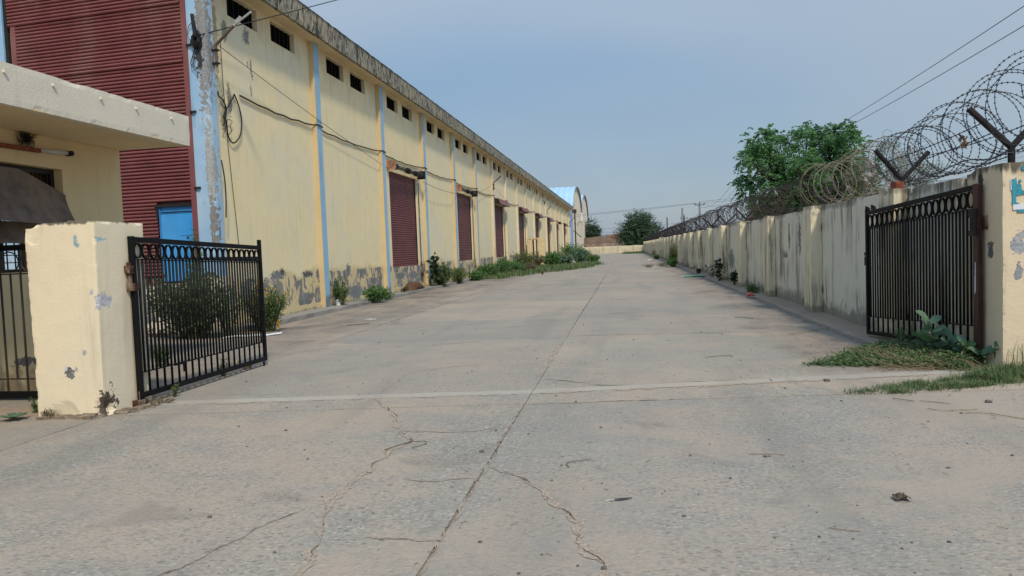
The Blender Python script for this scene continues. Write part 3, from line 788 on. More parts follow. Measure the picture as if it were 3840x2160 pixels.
# side doors: roller shutters
def shutter_mesh(a, b, z0, z1, pitch, x, depth=.016):
    prof = []; z = z0
    while z < z1 - 1e-4:
        for t_, dx in ((0, -depth), (.12, 0), (.5, depth * .55), (.85, 0)): prof.append((x + dx, min(z + t_ * pitch, z1)))
        z += pitch
    prof.append((x - depth, z1))
    n = len(prof)
    return [(p[0], a, p[1]) for p in prof] + [(p[0], b, p[1]) for p in prof], [(i, n + i, n + i + 1, i + 1) for i in range(n - 1)]
def door(a, b, hood, idx):
    v, f = shutter_mesh(a + .05, b - .05, DZ0 + .09, DZ1, .088, XW - .10)
    sh = MB().add(v, f).build('roller_shutter', M['doorred'], wh)
    MB().box(XW - .12, XW - .075, a + .05, b - .05, DZ0 - .01, DZ0 + .095).build('bottom_rail', M['doorred'], sh)
    for y in (a - .005, b - .055):
        MB().box(XW - .14, XW - .06, y, y + .06, DZ0 - .02, DZ1 + .02).build('guide_rail', M['grime'] if y > a else M['rust'], sh)
    MB().tube([(XW + .04, b + .12, 4.4), (XW + .04, b + .12, 1.6), (XW + .045, b + .12, .66)], .018, 6).box(XW + .002, XW + .09, b + .06, b + .2, .52, .68).build('chain_pipe', M['rust'], sh)
    if not hood:
        MB().box(XW + .003, -8.10, a - .24, a - .20, 4.58, 4.90).box(XW + .003, -8.09, a - .26, a - .241, 4.57, 4.595).build('end_bracket', M['rustbox'], sh)
        if idx == 0:      # the worn red-brown mark daubed on the near bracket
            mk = MB(); yq = a - .243
            for (x0, z0, x1, z1) in ((-8.34, 4.86, -8.335, 4.765), (-8.335, 4.765, -8.20, 4.755), (-8.20, 4.755, -8.205, 4.66), (-8.21, 4.655, -8.33, 4.635), (-8.31, 4.86, -8.22, 4.845), (-8.37, 4.70, -8.30, 4.69)):
                mk.bar((x0, yq, z0), (x1, yq, z1), .016, .004, up=(0, 1, 0))
            mk.build('painted_mark', M['lamppipe'], sh)
        MB().box(XW + .003, -8.10, b + .18, b + .22, 4.56, 4.90).build('end_bracket', M['grime'], sh)
        ax = MB().tube([(-8.27, a - .2, 4.72), (-8.27, b + .18, 4.72)], .035, 8)
        for i in range(22):
            y = a + (b - a) * i / 21
            for s_ in (0, 1, 2, 3):
                ang = s_ * math.pi / 2 + .4
                ax.bar((-8.27 + .085 * math.cos(ang), y, 4.72 + .085 * math.sin(ang)), (-8.27 + .085 * math.cos(ang), y + .1, 4.72 + .085 * math.sin(ang)), .02, .03)
        for y in (a + .15, (a + b) / 2, b - .25): ax.tube([(-8.27, y, 4.72), (-8.27, y + .22, 4.72)], .115, 12)
        ax.tube([(-8.27, b - .75, 4.72), (-8.27, b + .17, 4.72)], .11, 12)
        ax.build('roller_axle', M['grime'], sh)
    else:
        t_ = .1 * math.sin(idx * 2.3)
        MB().prism([(XW + .003, 4.93), (-8.14, 4.92), (-7.97, 4.56 + t_ * .3), (-8.02, 4.545 + t_ * .3), (-8.17, 4.89), (XW + .003, 4.90)], a - .05 + (idx == 4) * .9, b + .35).build('hood', M['hood'], sh)
        MB().box(XW + .003, -8.12, a - .28, a - .24, 4.55, 4.9).tube([(-8.28, a - .24, 4.72), (-8.28, b + .2, 4.72)], .12, 10).box(XW + .003, -8.12, b + .2, b + .24, 4.55, 4.88).build('roller_axle', M['grime'], sh)
for i, (a, b) in enumerate(doors): door(a, b, i not in (0, 1, 6), i)

# ---- the gable end with the big shutter, turned a little off square
A6 = R(6)
fdir = Vector((-math.cos(A6), math.sin(A6), 0)); fn = Vector((-math.sin(A6), -math.cos(A6), 0)); fc = Vector((-8.35, 14.33, 0))
def FP(s_, z, off=0.0): return fc + fdir * s_ + fn * off + Vector((0, 0, z))
def fbox(mb, s0, s1, z0, z1, o0, o1, mi=0):
    v = [FP(s_, z, o) for s_ in (s0, s1) for o in (o0, o1) for z in (z0, z1)]
    mb.add(v, [(0, 1, 3, 2), (4, 6, 7, 5), (0, 4, 5, 1), (2, 3, 7, 6), (0, 2, 6, 4), (1, 5, 7, 3)], mi)
    return mb
fbox(MB(), 0.05, 4.9, 0, 1.06, -.3, -.02).build('plinth_wall', M['facade'], wh)
fw = MB()
fbox(fw, 5.4, 24.0, 0, 7.4, -.3, -.012); fbox(fw, 4.86, 5.0, 0, 8.2, -.25, -.05); fbox(fw, 0, 24, 8.2, 9.3, -.3, -.012)
fw.build('end_wall', M['endpaint'], wh)
fbox(MB(), 5.0, 5.4, 0, 8.1, -.3, .05).build('end_pilaster', M['cornerblue'], wh)
fbox(MB(), 4.90, 4.99, 1.1, 8.1, -.06, .015).build('down_pipe', M['grime'], wh)
# corner pier, rounded concrete arris
cp = MB()
pts = [FP(.36, 0, 0), FP(.03, 0, 0.0)]
poly = [(FP(.36, 0, 0).x, FP(.36, 0, 0).y), (FP(.06, 0, .0).x, FP(.06, 0, 0).y), (FP(0.01, 0, -.02).x, FP(.01, 0, -.02).y), (-8.315, 14.39), (-8.30, 14.44), (-8.30, 14.66), (-8.46, 14.66), (-8.75, 14.66)]
segs = 26
for i in range(segs):
    z0 = 1.18 + (7.40 - 1.18) * i / segs; z1 = 1.18 + (7.40 - 1.18) * (i + 1) / segs
    def jig(p, z, k): 
        a_ = .012 * noise.noise(Vector((p[0] * 3, p[1] * 3, z * 3.3))) if k in (1, 2, 3) else 0
        return (p[0] - a_, p[1] + a_, z)
    n = len(poly)
    v = [jig(p, z0, k) for k, p in enumerate(poly)] + [jig(p, z1, k) for k, p in enumerate(poly)]
    cp.add(v, [((j + 1) % n, j, n + j, n + (j + 1) % n) for j in range(n)])
cp.build('corner_pier', M['cornerblue'], wh)
cb = MB(); cb.prism(poly, 0.0, 1.18, 'z'); cb.build('pier_base', M['facade'], wh)
# shutter: frame, slats, blue wicket door
bs = MB()
fbox(bs, .36, .475, 1.16, 8.1, -.06, .02); fbox(bs, 4.70, 4.82, 1.16, 6.79, -.06, .02); fbox(bs, .475, 4.70, 1.16, 8.15, -.12, -.09)
bigsh = bs.build('big_shutter', M['slat'], wh)
def slat_mesh(s0, s1):
    prof = [(-.035, 0), (-.012, .004), (.012, .018), (.016, .036), (.008, .054), (-.014, .066), (-.035, .074)]
    m_ = MB(); n = len(prof)
    v = [FP(s0, z, o) for o, z in prof] + [FP(s1, z, o) for o, z in prof]
    m_.add(v, [(i, i + 1, n + i + 1, n + i) for i in range(n - 1)])
    return m_
full = short = wide = None; z = 1.21
DOORZ = 2.70
while z < 8.0:
    if z < DOORZ:
        if short is None: short = slat_mesh(1.33, 4.70); short.v = [(x, y, q + z) for x, y, q in short.v]; short = short.build('slat', M['slat'], bigsh); zs0 = z
        else: dup(short, bigsh, Vector((0, 0, z - zs0)))
    elif z < 6.76:
        if full is None: full = slat_mesh(.475, 4.70); full.v = [(x, y, q + z) for x, y, q in full.v]; full = full.build('slat', M['slat'], bigsh); zf0 = z
        else:
            c = dup(full, bigsh, Vector((0, 0, z - zf0)))
            if abs(z - 5.63) < .05: c.location.y -= .03
    else:
        if wide is None: wide = slat_mesh(.475, 4.87); wide.v = [(x - fn.x * -.02, y + fn.y * .03, q + z) for x, y, q in wide.v]; wide = wide.build('slat', M['slat'], bigsh); zw0 = z
        else: dup(wide, bigsh, Vector((0, 0, z - zw0)))
    z += .0742
wd = MB(); fbox(wd, .48, 1.27, 1.12, 2.52, -.045, -.015)
wdo = wd.build('wicket_door', M['doorblue'], bigsh)
m_ = MB(); fbox(m_, .48, 1.27, 2.56, 2.66, -.05, -.02); fbox(m_, 1.27, 1.30, 1.12, 2.66, -.05, .0); fbox(m_, .475, 1.27, 1.10, 1.12, -.05, .0); fbox(m_, .48, 1.27, 2.525, 2.535, -.04, -.005)
m_.build('door_frame', M['doorblue2'], wdo)
m_ = MB(); fbox(m_, .48, 1.38, 2.66, 2.72, -.055, .03); fbox(m_, 1.30, 1.36, 2.45, 2.66, -.05, .02); fbox(m_, .50, .80, 2.05, 2.055, -.014, -.011); fbox(m_, .62, .66, 1.98, 2.03, -.014, -.008); m_.build('drip_flashing', M['grime'], wdo)
m_ = MB(); fbox(m_, 1.30, 4.7, 1.07, 1.17, -.05, .03); m_.build('sill', M['rust'], bigsh)
m_ = MB()
for z in (5.9, 4.55, 3.0): fbox(m_, .24, .37, z, z + .035, -.02, .05)
m_.build('lock_lug', M['grime'], bigsh)

# ---- wall cable, loops and service wires
def sag(a, b, n=14, d=.1):
    a = Vector(a); b = Vector(b)
    return [a.lerp(b, i / n) - Vector((0, 0, 4 * d * (i / n) * (1 - i / n))) for i in range(n + 1)]
random.seed(3)
pts = []; clips = []
y = 15.6; zc = 5.17
k = 0
ends = [15.6] + [p for p in PILY] + [YE - .3]
for a, b in zip(ends[:-1], ends[1:]):
    zb = 5.14 - .0032 * (b - 20)
    n = 9
    for i in range(n):
        t_ = i / n
        yy = a + .25 + (b - a - .5) * t_
        z_ = zc + (zb - zc) * t_ - .07 * math.sin(math.pi * t_) + .016 * math.sin(t_ * 31 + a)
        pts.append((XW + .035, yy, z_)); clips.append((yy, z_))
    if b < YE - 1:
        pts += [(XW + .05, b - .24, zb), (-8.28, b - .17, zb + .01), (-8.275, b + .15, zb - .01), (XW + .05, b + .25, zb - .06)]
    zc = zb - .05
tag(MB().tube(pts, .02, 5).build('cable', M['cable']), 'thick black cable sagging from clip to clip along the godown wall above the doors', 'cable')
lp = [(XW + .04, 15.6, 5.15), (XW + .05, 15.76, 4.9), (XW + .05, 15.84, 4.58), (XW + .05, 15.72, 4.25), (XW + .05, 15.42, 4.06), (XW + .05, 15.22, 4.18), (XW + .05, 15.17, 4.49), (XW + .04, 15.11, 4.61), (XW + .04, 15.5, 5.03), (XW + .04, 15.6, 5.16)]
def smooth_path(p, n=5, closed=False):
    out = []
    P = [Vector(q) for q in p]
    for i in range(len(P) - 1):
        a, b, c, d = P[max(i - 1, 0)], P[i], P[i + 1], P[min(i + 2, len(P) - 1)]
        for k in range(n):
            t_ = k / n
            out.append(.5 * ((2 * b) + (-a + c) * t_ + (2 * a - 5 * b + 4 * c - d) * t_ * t_ + (-a + 3 * b - 3 * c + d) * t_ ** 3))
    out.append(P[-1])
    return out
cl = thing('cable_loop', 'black cable hanging in a loop on the cream wall right of the blue corner', 'cable', (XW, 15.5, 4.5))
MB().tube(smooth_path(lp), .016, 5).build('loop', M['cable'], cl)
MB().tube(smooth_path([(-8.29, 14.7, 5.02), (XW + .06, 14.9, 4.98), (XW + .05, 15.08, 4.93), (XW + .05, 15.2, 4.76), (XW + .05, 15.14, 4.55), (XW + .05, 15.05, 4.38)]), .016, 5).tube(smooth_path([(XW + .04, 15.15, 4.5), (XW + .05, 15.3, 4.55), (XW + .05, 15.42, 4.52), (XW + .05, 15.32, 4.42), (XW + .05, 15.36, 4.3), (XW + .05, 15.2, 4.2)]), .008, 4).build('tail', M['cable'], cl)
tag(MB().tube([(XW + .02, 15.16, 6.2), (XW + .02, 15.18, 5.2), (XW + .02, 15.24, 4.0), (XW + .02, 15.46, 1.85)], .008, 4).build('conduit_wire', M['cable']), 'thin dark wire running straight down the cream wall below the cable loop', 'wire')
tag(MB().tube(smooth_path([(-8.29, 14.68, 3.6), (-8.27, 14.72, 3.3), (-8.27, 14.75, 2.9), (-8.28, 14.72, 2.4)]), .014, 5).build('hose', M['cable']), 'short black hose hanging down the right edge of the blue corner pier', 'hose')
tag(MB().tube(sag((-8.22, 14.62, 5.98), (-8.36, 26.3, 4.58), 20, .06), .008, 4).build('service_wire', M['cable']), 'thin service wire slanting from the corner lamp down to the first shutter box', 'wire', 'service wires along the godown')
tag(MB().tube(sag((-8.2, 30.3, 4.45), (-8.25, 47.5, 5.7), 24, .55), .009, 4).build('service_wire', M['cable']), 'thin service wire drooping from the first shutter box to the second wall lamp', 'wire', 'service wires along the godown')
tag(MB().tube(sag((-8.25, 47.5, 5.7), (-8.2, 53.2, 5.0), 10, .05), .009, 4).build('service_wire', M['cable']), 'short service wire slanting from the second wall lamp down to the hooded third shutter', 'wire', 'service wires along the godown')
tag(MB().tube(sag((-8.36, 14.2, 6.05), (-8.41 + 4.5, 22 + 16.2, 9.24 + 7.6), 24, .1), .011, 4).build('overhead_wire', M['cable']), 'thin wire rising from the black cable bundle across the eave into the sky', 'wire')
cbn = thing('cable_bundle', 'tangle of black cables below a black pipe stub on the blue corner pier', 'cable bundle', (-8.45, 14.2, 6.0))
MB().tube([FP(.16, 6.50, .08), FP(.13, 6.32, .09), FP(.10, 6.05, .07)], [.034, .036, .042], 8).build('pipe_stub', M['cable'], cbn)
random.seed(12); tb = MB()
for i in range(26):
    c = FP(.11 + random.uniform(-.03, .03), 6.0 + random.uniform(-.05, .03), .06)
    r_ = random.uniform(.07, .125); a0 = random.uniform(0, 6.3); q = random.uniform(-.5, .5)
    tb.tube([c + fdir * (r_ * .8 * math.cos(a0 + t_ * .5)) + Vector((0, 0, 1)) * (r_ * 1.15 * math.sin(a0 + t_ * .5) + q * .12 * math.cos(a0 + t_ * .5)) + fn * (.03 * math.sin(t_ + i)) for t_ in range(13)], .0085, 4)
tb.build('coils', M['cable'], cbn)
tb = MB()
tb.tube(smooth_path([FP(.16, 6.35, .06), FP(.27, 6.28, .05), FP(.31, 6.1, .05), FP(.22, 5.95, .05), FP(.12, 5.9, .05)]), .008, 4)
tb.tube(smooth_path([FP(.14, 5.9, .06), FP(.2, 5.7, .06), FP(.26, 5.55, .06), FP(.24, 5.45, .06)]), .009, 4)
tb.tube(smooth_path([FP(.15, 5.9, .06), FP(.17, 5.62, .06), FP(.2, 5.5, .06), FP(.12, 5.42, .06), FP(.04, 5.5, .06), FP(.03, 5.62, .05)]), .008, 4)
tb.tube(smooth_path([FP(.19, 5.7, .06), FP(.22, 5.45, .06), FP(.12, 5.35, .05), FP(.16, 5.25, .05)]), .007, 4)
tb.build('loose_cable', M['cable'], cbn)

# ---- wall lamps
def lamp(name, label, x, y, zb, zk, tip, head, r=.03):
    t_ = thing(name, label, 'wall lamp', (x, y, zb), 0, 'lamp brackets on the godown wall')
    MB().tube([(x, y, zb), (x, y, zk)], r, 8).build('stem', M['lamppipe'], t_)
    a = Vector((x, y, zk)); b = Vector(tip)
    MB().tube([a - Vector((0, 0, .01)), a.lerp(b, .97)], r * .95, 8).build('arm', M['lamppipe'] if head else M['post'], t_)
    cl_ = MB()
    for z in (zb + .06, zb + (zk - zb) * .72): cl_.box(x - .11, x + .055, y - .05, y + .05, z, z + .03)
    cl_.build('clamp', M['grime'], t_)
    if head:
        d = (b - a).normalized(); e = Vector(head)
        h = MB().tube([b - d * .06, b + d * .1], .026, 8)
        h.build('collar', M['lampgrey'], t_)
        up = Vector((0, -.4, 1)).normalized()
        hb = MB().bar(b + d * .05, e, .105, .035, up=up).bar(b + d * .04 + up * .035, b + d * .2 + up * .035, .07, .05, up=up)
        hb.build('lamp_head', M['lampgrey'], t_, bevel=.008)
    return t_
lamp('wall_lamp', 'brown pipe lamp bracket with grey lamp head at the blue corner pier', -8.22, 14.6, 5.5, 5.96, (-7.80, 14.62, 6.32), (-7.42, 14.62, 6.56))
lamp('wall_lamp', 'bare lamp bracket on the pilaster left of the third shutter', -8.25, 47.9, 5.4, 5.87, (-7.72, 47.9, 6.30), None, .032)
lamp('wall_lamp', 'bare lamp bracket on the wall above the sixth shutter', -8.25, 81.5, 5.2, 5.68, (-7.7, 81.5, 6.08), None, .035)
lamp('wall_lamp', 'broken drooping lamp bracket just under the windows between the fifth and sixth shutters', -8.25, 79.2, 6.15, 6.45, (-8.42, 79.1, 6.64), None, .035)
lamp('wall_lamp', 'bare lamp bracket at the far end of the godown wall beside the blue strip', -8.2, 115.6, 4.6, 5.45, (-7.4, 115.6, 6.18), None, .045)

# ------------------------------------------------------------------ arched sheds beyond
def arch(name, label, ya, yb, xf, zs, za):
    t_ = thing(name, label, 'shed', (xf, (ya + yb) / 2, 0), 0, 'arched blue roofed sheds beyond the godown')
    yc, hw = (ya + yb) / 2, (yb - ya) / 2
    N = 30
    prof = [(yc - hw * math.cos(math.pi * i / N), zs + (za - zs) * math.sin(math.pi * i / N) ** .92) for i in range(N + 1)]
    mbr = MB(); xs = []
    nx = 60
    for i in range(nx + 1): xs.append((xf + .35 - i * .55, .10 if i % 2 else 0))
    v = []
    for x, b in xs:
        for y, z in prof:
            dy, dz = (y - yc), (z - zs)
            l_ = math.hypot(dy / hw, dz / (za - zs)) or 1
            v.append((x, y + b * dy / hw, z + b * dz / (za - zs)))
    n = N + 1
    mbr.add(v, [(i * n + j, i * n + j + 1, (i + 1) * n + j + 1, (i + 1) * n + j) for i in range(nx) for j in range(N)])
    mbr.build('roof', M['roofblue'], t_)
    g_ = MB()
    # gable wall of upright ribbed sheet
    ny = int((yb - ya) / .5)
    top = lambda y: zs + (za - zs) * max(0, 1 - ((y - yc) / hw) ** 2) ** .46
    for i in range(ny):
        y0_, y1_ = ya + (yb - ya) * i / ny, ya + (yb - ya) * (i + 1) / ny
        ym = (y0_ + y1_) / 2
        g_.add([(xf, y0_, 0), (xf + .07, ym, 0), (xf + .07, ym, top(ym) - .05), (xf, y0_, top(y0_) - .05)], [(0, 1, 2, 3)])
        g_.add([(xf + .07, ym, 0), (xf, y1_, 0), (xf, y1_, top(y1_) - .05), (xf + .07, ym, top(ym) - .05)], [(0, 1, 2, 3)])
    g_.build('gable_wall', M['gable'], t_)
    tr = MB()
    for (a, b) in zip(prof[:-1], prof[1:]): tr.bar((xf + .3, a[0], a[1] - .02), (xf + .3, b[0], b[1] - .02), .22, .16, up=(1, 0, 0))
    tr.build('roof_edge', M['roofgrey'], t_)
    MB().box(xf - 33, xf - .02, ya - .12, ya, 0, zs).build('side_wall', M['sheetblue'], t_)
    return t_
a1 = arch('arched_shed', 'nearer arched shed with blue ribbed roof behind the end of the cream godown', 133.5, 159.5, -9.0, 8.4, 13.1)
a2 = arch('arched_shed', 'farther arched shed with blue roof showing only its right half', 160.2, 187, -9.0, 8.3, 13.3)
MB().box(-8.98, -8.6, 158.9, 160.7, 7.0, 8.7).build('valley_box', M['white'], a1)
lamp('wall_lamp', 'small bare lamp bracket on the ribbed gable of the nearer arched shed', -8.7, 143, 5.5, 6.0, (-8.2, 143, 6.4), None, .05)
tag(MB().tube([(-8.9, 134, 4.5), (-8.88, 140, 4.3), (-8.88, 150, 3.9), (-8.88, 158, 3.7)], .035, 4).build('cable', M['cable']), 'dark cable across the ribbed gable of the nearer arched shed', 'cable')
dp = thing('down_pipe', 'dark rusty downpipe with a square hopper at the far end of the godown', 'downpipe', (-7.76, 121, 0))
MB().tube([(-7.78, 121, 7.0), (-7.76, 121, .2)], .10, 8).build('pipe', M['grime'], dp)
MB().box(-8.15, -7.5, 120.75, 121.3, 6.95, 7.6).build('hopper', M['rust'], dp, bevel=.03)
MB().box(-8.75, -8.0, 120.75, 121.3, 6.75, 6.95).build('gutter_end', M['white'], dp)
c_ = MB()
for z in (1.3, 2.6, 3.9, 5.2, 6.2): c_.box(-7.9, -7.62, 120.9, 121.12, z, z + .12)
c_.build('clamp', M['rust'], dp)

# ------------------------------------------------------------------ porch wall in front of the fifth shutter
pw = MB()
rough_box(pw, -7.42, -6.76, 63.9, 64.2, -.05, 2.44, cell=.2, amp=.012, edge=.03)
rough_box(pw, -8.30, -7.42, 63.9, 64.2, 2.28, 2.42, cell=.2, amp=.01, edge=.03)
pwt = thing('porch_wall', 'short cream wall with an open doorway standing out from the godown amid weeds', 'wall', (-7.5, 64, 0))
pw.build('wall', M['porch'], pwt)
MB().box(-7.82, -7.72, 63.93, 64.17, 0, 2.28).box(-7.50, -7.42, 63.95, 64.15, 0, 2.28).build('door_frame', M['grime'], pwt)
rough_box(MB(), -8.30, -7.82, 63.9, 64.2, 0, 2.28, cell=.2, amp=.01).build('jamb', M['porch'], pwt)

# ------------------------------------------------------------------ gatehouse on the left
gh = thing('gatehouse', 'cream gatehouse with a deep concrete canopy behind the left gate pillar', 'gatehouse', (-7.2, 7, 0))
XG = -7.2
def wall_x(mb, x0, x1, y0, y1, z0, z1, hole):
    a, b, c, d = hole
    mb.box(x0, x1, y0, a, z0, z1).box(x0, x1, b, y1, z0, z1).box(x0, x1, a, b, z0, c).box(x0, x1, a, b, d, z1)
w_ = MB()
wall_x(w_, XG - .23, XG, 3.2, 9.95, 0, 3.15, (6.9, 8.80, 1.45, 2.76))
w_.box(-11.2, -9.85, 9.72, 9.95, 0, 3.15).box(-8.55, XG - .231, 9.72, 9.95, 0, 3.15).box(-9.85, -8.55, 9.72, 9.95, 0, 1.1).box(-9.85, -8.55, 9.72, 9.95, 2.4, 3.15)
w_.box(-11.2, -10.97, 3.2, 9.719, 0, 3.15).box(-10.969, XG - .231, 3.2, 3.43, 0, 3.15)
w_.build('wall', M['gatehouse'], gh)
cn = MB()
rough_box(cn, -11.6, -6.1, 3.0, 9.97, 3.15, 3.27, cell=(.6, .6, .12), amp=.004, edge=.01)
cn.build('roof_slab', M['soffit'], gh)
cf = MB()
rough_box(cf, -6.22, -6.095, 3.0, 9.98, 3.148, 3.575, cell=(.06, .05, .06), amp=.003, edge=.016, freq=1.2)
rough_box(cf, -11.6, -6.22, 9.86, 9.98, 3.148, 3.56, cell=(.3, .06, .1), amp=.005, edge=.02, freq=2)
cf.build('fascia', M['canopy'], gh)
nb = MB()
for y in (6.75, 7.4, 8.15, 8.8, 9.55): nb.tube([(-6.10, y, 3.47), (-6.07, y, 3.47)], .018, 8)
nb.build('fascia_stud', M['canopy'], gh)
gw = MB().box(XG - .23, XG - .001, 6.9, 6.95, 1.45, 2.76).box(XG - .2, XG - .12, 6.95, 8.80, 2.70, 2.76).box(XG - .2, XG - .12, 8.74, 8.80, 1.45, 2.70).box(XG - .2, XG - .12, 6.95, 8.74, 1.45, 1.49).box(XG - .2, XG - .12, 7.86, 7.92, 1.49, 2.70)
gwo = gw.build('window', M['wicket'], gh)
gb = MB()
for i in range(15): gb.bar((XG - .14, 7.02 + i * .12, 1.49), (XG - .14, 7.02 + i * .12, 2.7), .012, .012)
for z in (1.57, 1.66, 1.75, 1.95, 2.2, 2.45): gb.bar((XG - .14, 6.95, z), (XG - .14, 8.74, z), .012, .012)
gb.build('grille', M['wicket'], gwo)
# the warped sheet propped over the window
sh = MB(); NU, NV_ = 16, 8; v = []
for side in (0, 1):
    for i in range(NU + 1):
        for j in range(NV_ + 1):
            u = i / NU; t_ = j / NV_
            y = 6.3 + (8.80 - 6.3) * u
            zt = 2.69 - .26 * max(0, (u - .70) / .30)
            if u < .3: zt -= .06 * (1 - u / .3)
            zb = 2.03 + .02 * math.sin(u * 5)
            if u > .93: zb += .07
            z = zb + (zt - zb) * t_
            x = XG + .05 + .22 * (1 - t_) ** 1.3 + .03 * math.sin(u * 4) - .004 * side
            v.append((x, y - .13 * (1 - t_) * max(0, (u - .7) / .3), z))
n = NV_ + 1; off = (NU + 1) * n
f = [(i * n + j, (i + 1) * n + j, (i + 1) * n + j + 1, i * n + j + 1) for i in range(NU) for j in range(NV_)]
sh.add(v, f + [tuple(off + k for k in reversed(q)) for q in f])
sh.build('awning_sheet', M['sheet'], gh, smooth=True)
MB().box(XG + .01, XG + .03, 6.3, 8.35, 1.80, 2.06).build('sheet_skirt', M['sheet'], gh)
tl = thing('tube_light', 'bare tube light batten under the gatehouse canopy with a black end cap', 'light', (XG + .04, 8, 2.96))
MB().bar((XG + .04, 6.2, 2.93), (XG + .04, 8.40, 2.95), .05, .05).build('batten', M['brickred'], tl)
MB().bar((XG + .04, 8.40, 2.95), (XG + .04, 8.86, 2.975), .042, .042).build('cover', M['tube_l'], tl)
MB().tube([(XG + .01, 8.9, 2.975), (XG + .09, 8.9, 2.975)], .035, 10).build('end_cap', M['cable'], tl)
ns = MB(); random.seed(5)
for i in range(90):
    a = Vector((XG + .03, 8.2, 3.07)); d = Vector((random.uniform(0, .5), random.gauss(0, 1), random.gauss(0, .7))).normalized() * random.uniform(.03, .14)
    b = a + d; c = b + Vector((random.uniform(0, .02), random.gauss(0, .03), random.gauss(0, .03)))
    b.z = min(b.z, 3.14); c.z = min(c.z, 3.14)
    ns.tube([a + d * .15, b, c], .004, 3)
tag(ns.build('nest', M['grime']), 'small dark twiggy nest in the angle under the gatehouse canopy', 'nest')

# ------------------------------------------------------------------ gate pillars
gp = thing('gate_pillar', 'chipped cream gate pillar standing between the wicket gate and the left gate leaf', 'pillar', (-5.5, 7, 0))
pb = MB()
rough_box(pb, -5.87, -5.135, 6.63, 7.38, -.08, 1.935, cell=.03, amp=.004, edge=.012, freq=1.6,
          dents=[((-5.10, 6.62, .06), .16, (-.045, .05, 0)), ((-5.83, 6.63, 1.93), .2, (.0, .02, -.045)), ((-5.6, 6.6, -.02), .18, (0, .03, 0))], taper=.05)
pb.build('shaft', M['pillarL'], gp)
rb = MB(); random.seed(21)
for i in range(46):
    x = random.uniform(-5.75, -4.85); y = 6.56 + random.uniform(-.03, .14) + max(0, x + 5.2) * random.uniform(.8, 2.2)
    s_ = random.uniform(.018, .06)
    rough_box(rb, x - s_, x + s_, y - s_ * .8, y + s_ * .8, -.01, s_ * random.uniform(.25, .7), cell=s_, amp=s_ * .35, edge=0, freq=9)
tag(rb.build('rubble', M['rubble']), 'broken plaster crumbs and rubble round the foot of the left gate pillar', 'rubble', kind='stuff')

gr = thing('gate_pillar', 'stained cream gate pillar with teal painted marks behind the right gate leaf', 'pillar', (4.4, 9.1, 0))
pb = MB()
rough_box(pb, 4.0, 4.78, 8.7, 9.54, -.1, 2.225, cell=.035, amp=.005, edge=.015, freq=1.6, dents=[((4.0, 9.5, 2.22), .2, (0, 0, -.05))])
pb.build('shaft', M['pillarR'], gr)
def flat(name, polys, mat, y, parent):
    mb = MB()
    for p in polys:
        n = len(p)
        mb.add([(x, y, z) for x, z in p] + [(x, y + .03, z) for x, z in p], [tuple(range(n))] + [((i + 1) % n, i, n + i, n + (i + 1) % n) for i in range(n)])
    return mb.build(name, mat, parent)
flat('painted_letter', [[(4.082, 2.045), (4.125, 2.05), (4.131, 2.065), (4.137, 1.992), (4.178, 1.988), (4.186, 1.925), (4.30, 1.92), (4.30, 1.885), (4.186, 1.88), (4.15, 1.872), (4.128, 1.87), (4.13, 1.80), (4.167, 1.785), (4.09, 1.780), (4.095, 1.86), (4.088, 1.93)],
      [(4.142, 1.722), (4.30, 1.722), (4.30, 1.688), (4.142, 1.692)]], M['teal'], 8.686, gr)
flat('painted_dot', [[(4.168 + .013 * math.cos(a) * (1 if True else 0), 2.02 + .02 * math.sin(a)) for a in [k * math.pi / 5 for k in range(10)]],
      [(4.205 + .024 * math.cos(a), 2.158 + .026 * math.sin(a)) for a in [k * math.pi / 6 for k in range(12)]]], M['teal'], 8.686, gr)
flat('white_underline', [[(4.097, 1.778), (4.167, 1.781), (4.30, 1.77), (4.30, 1.728), (4.10, 1.72)], [(4.075, 2.04), (4.081, 2.045), (4.086, 1.93), (4.077, 1.93)]], M['whitep'], 8.6865, gr)

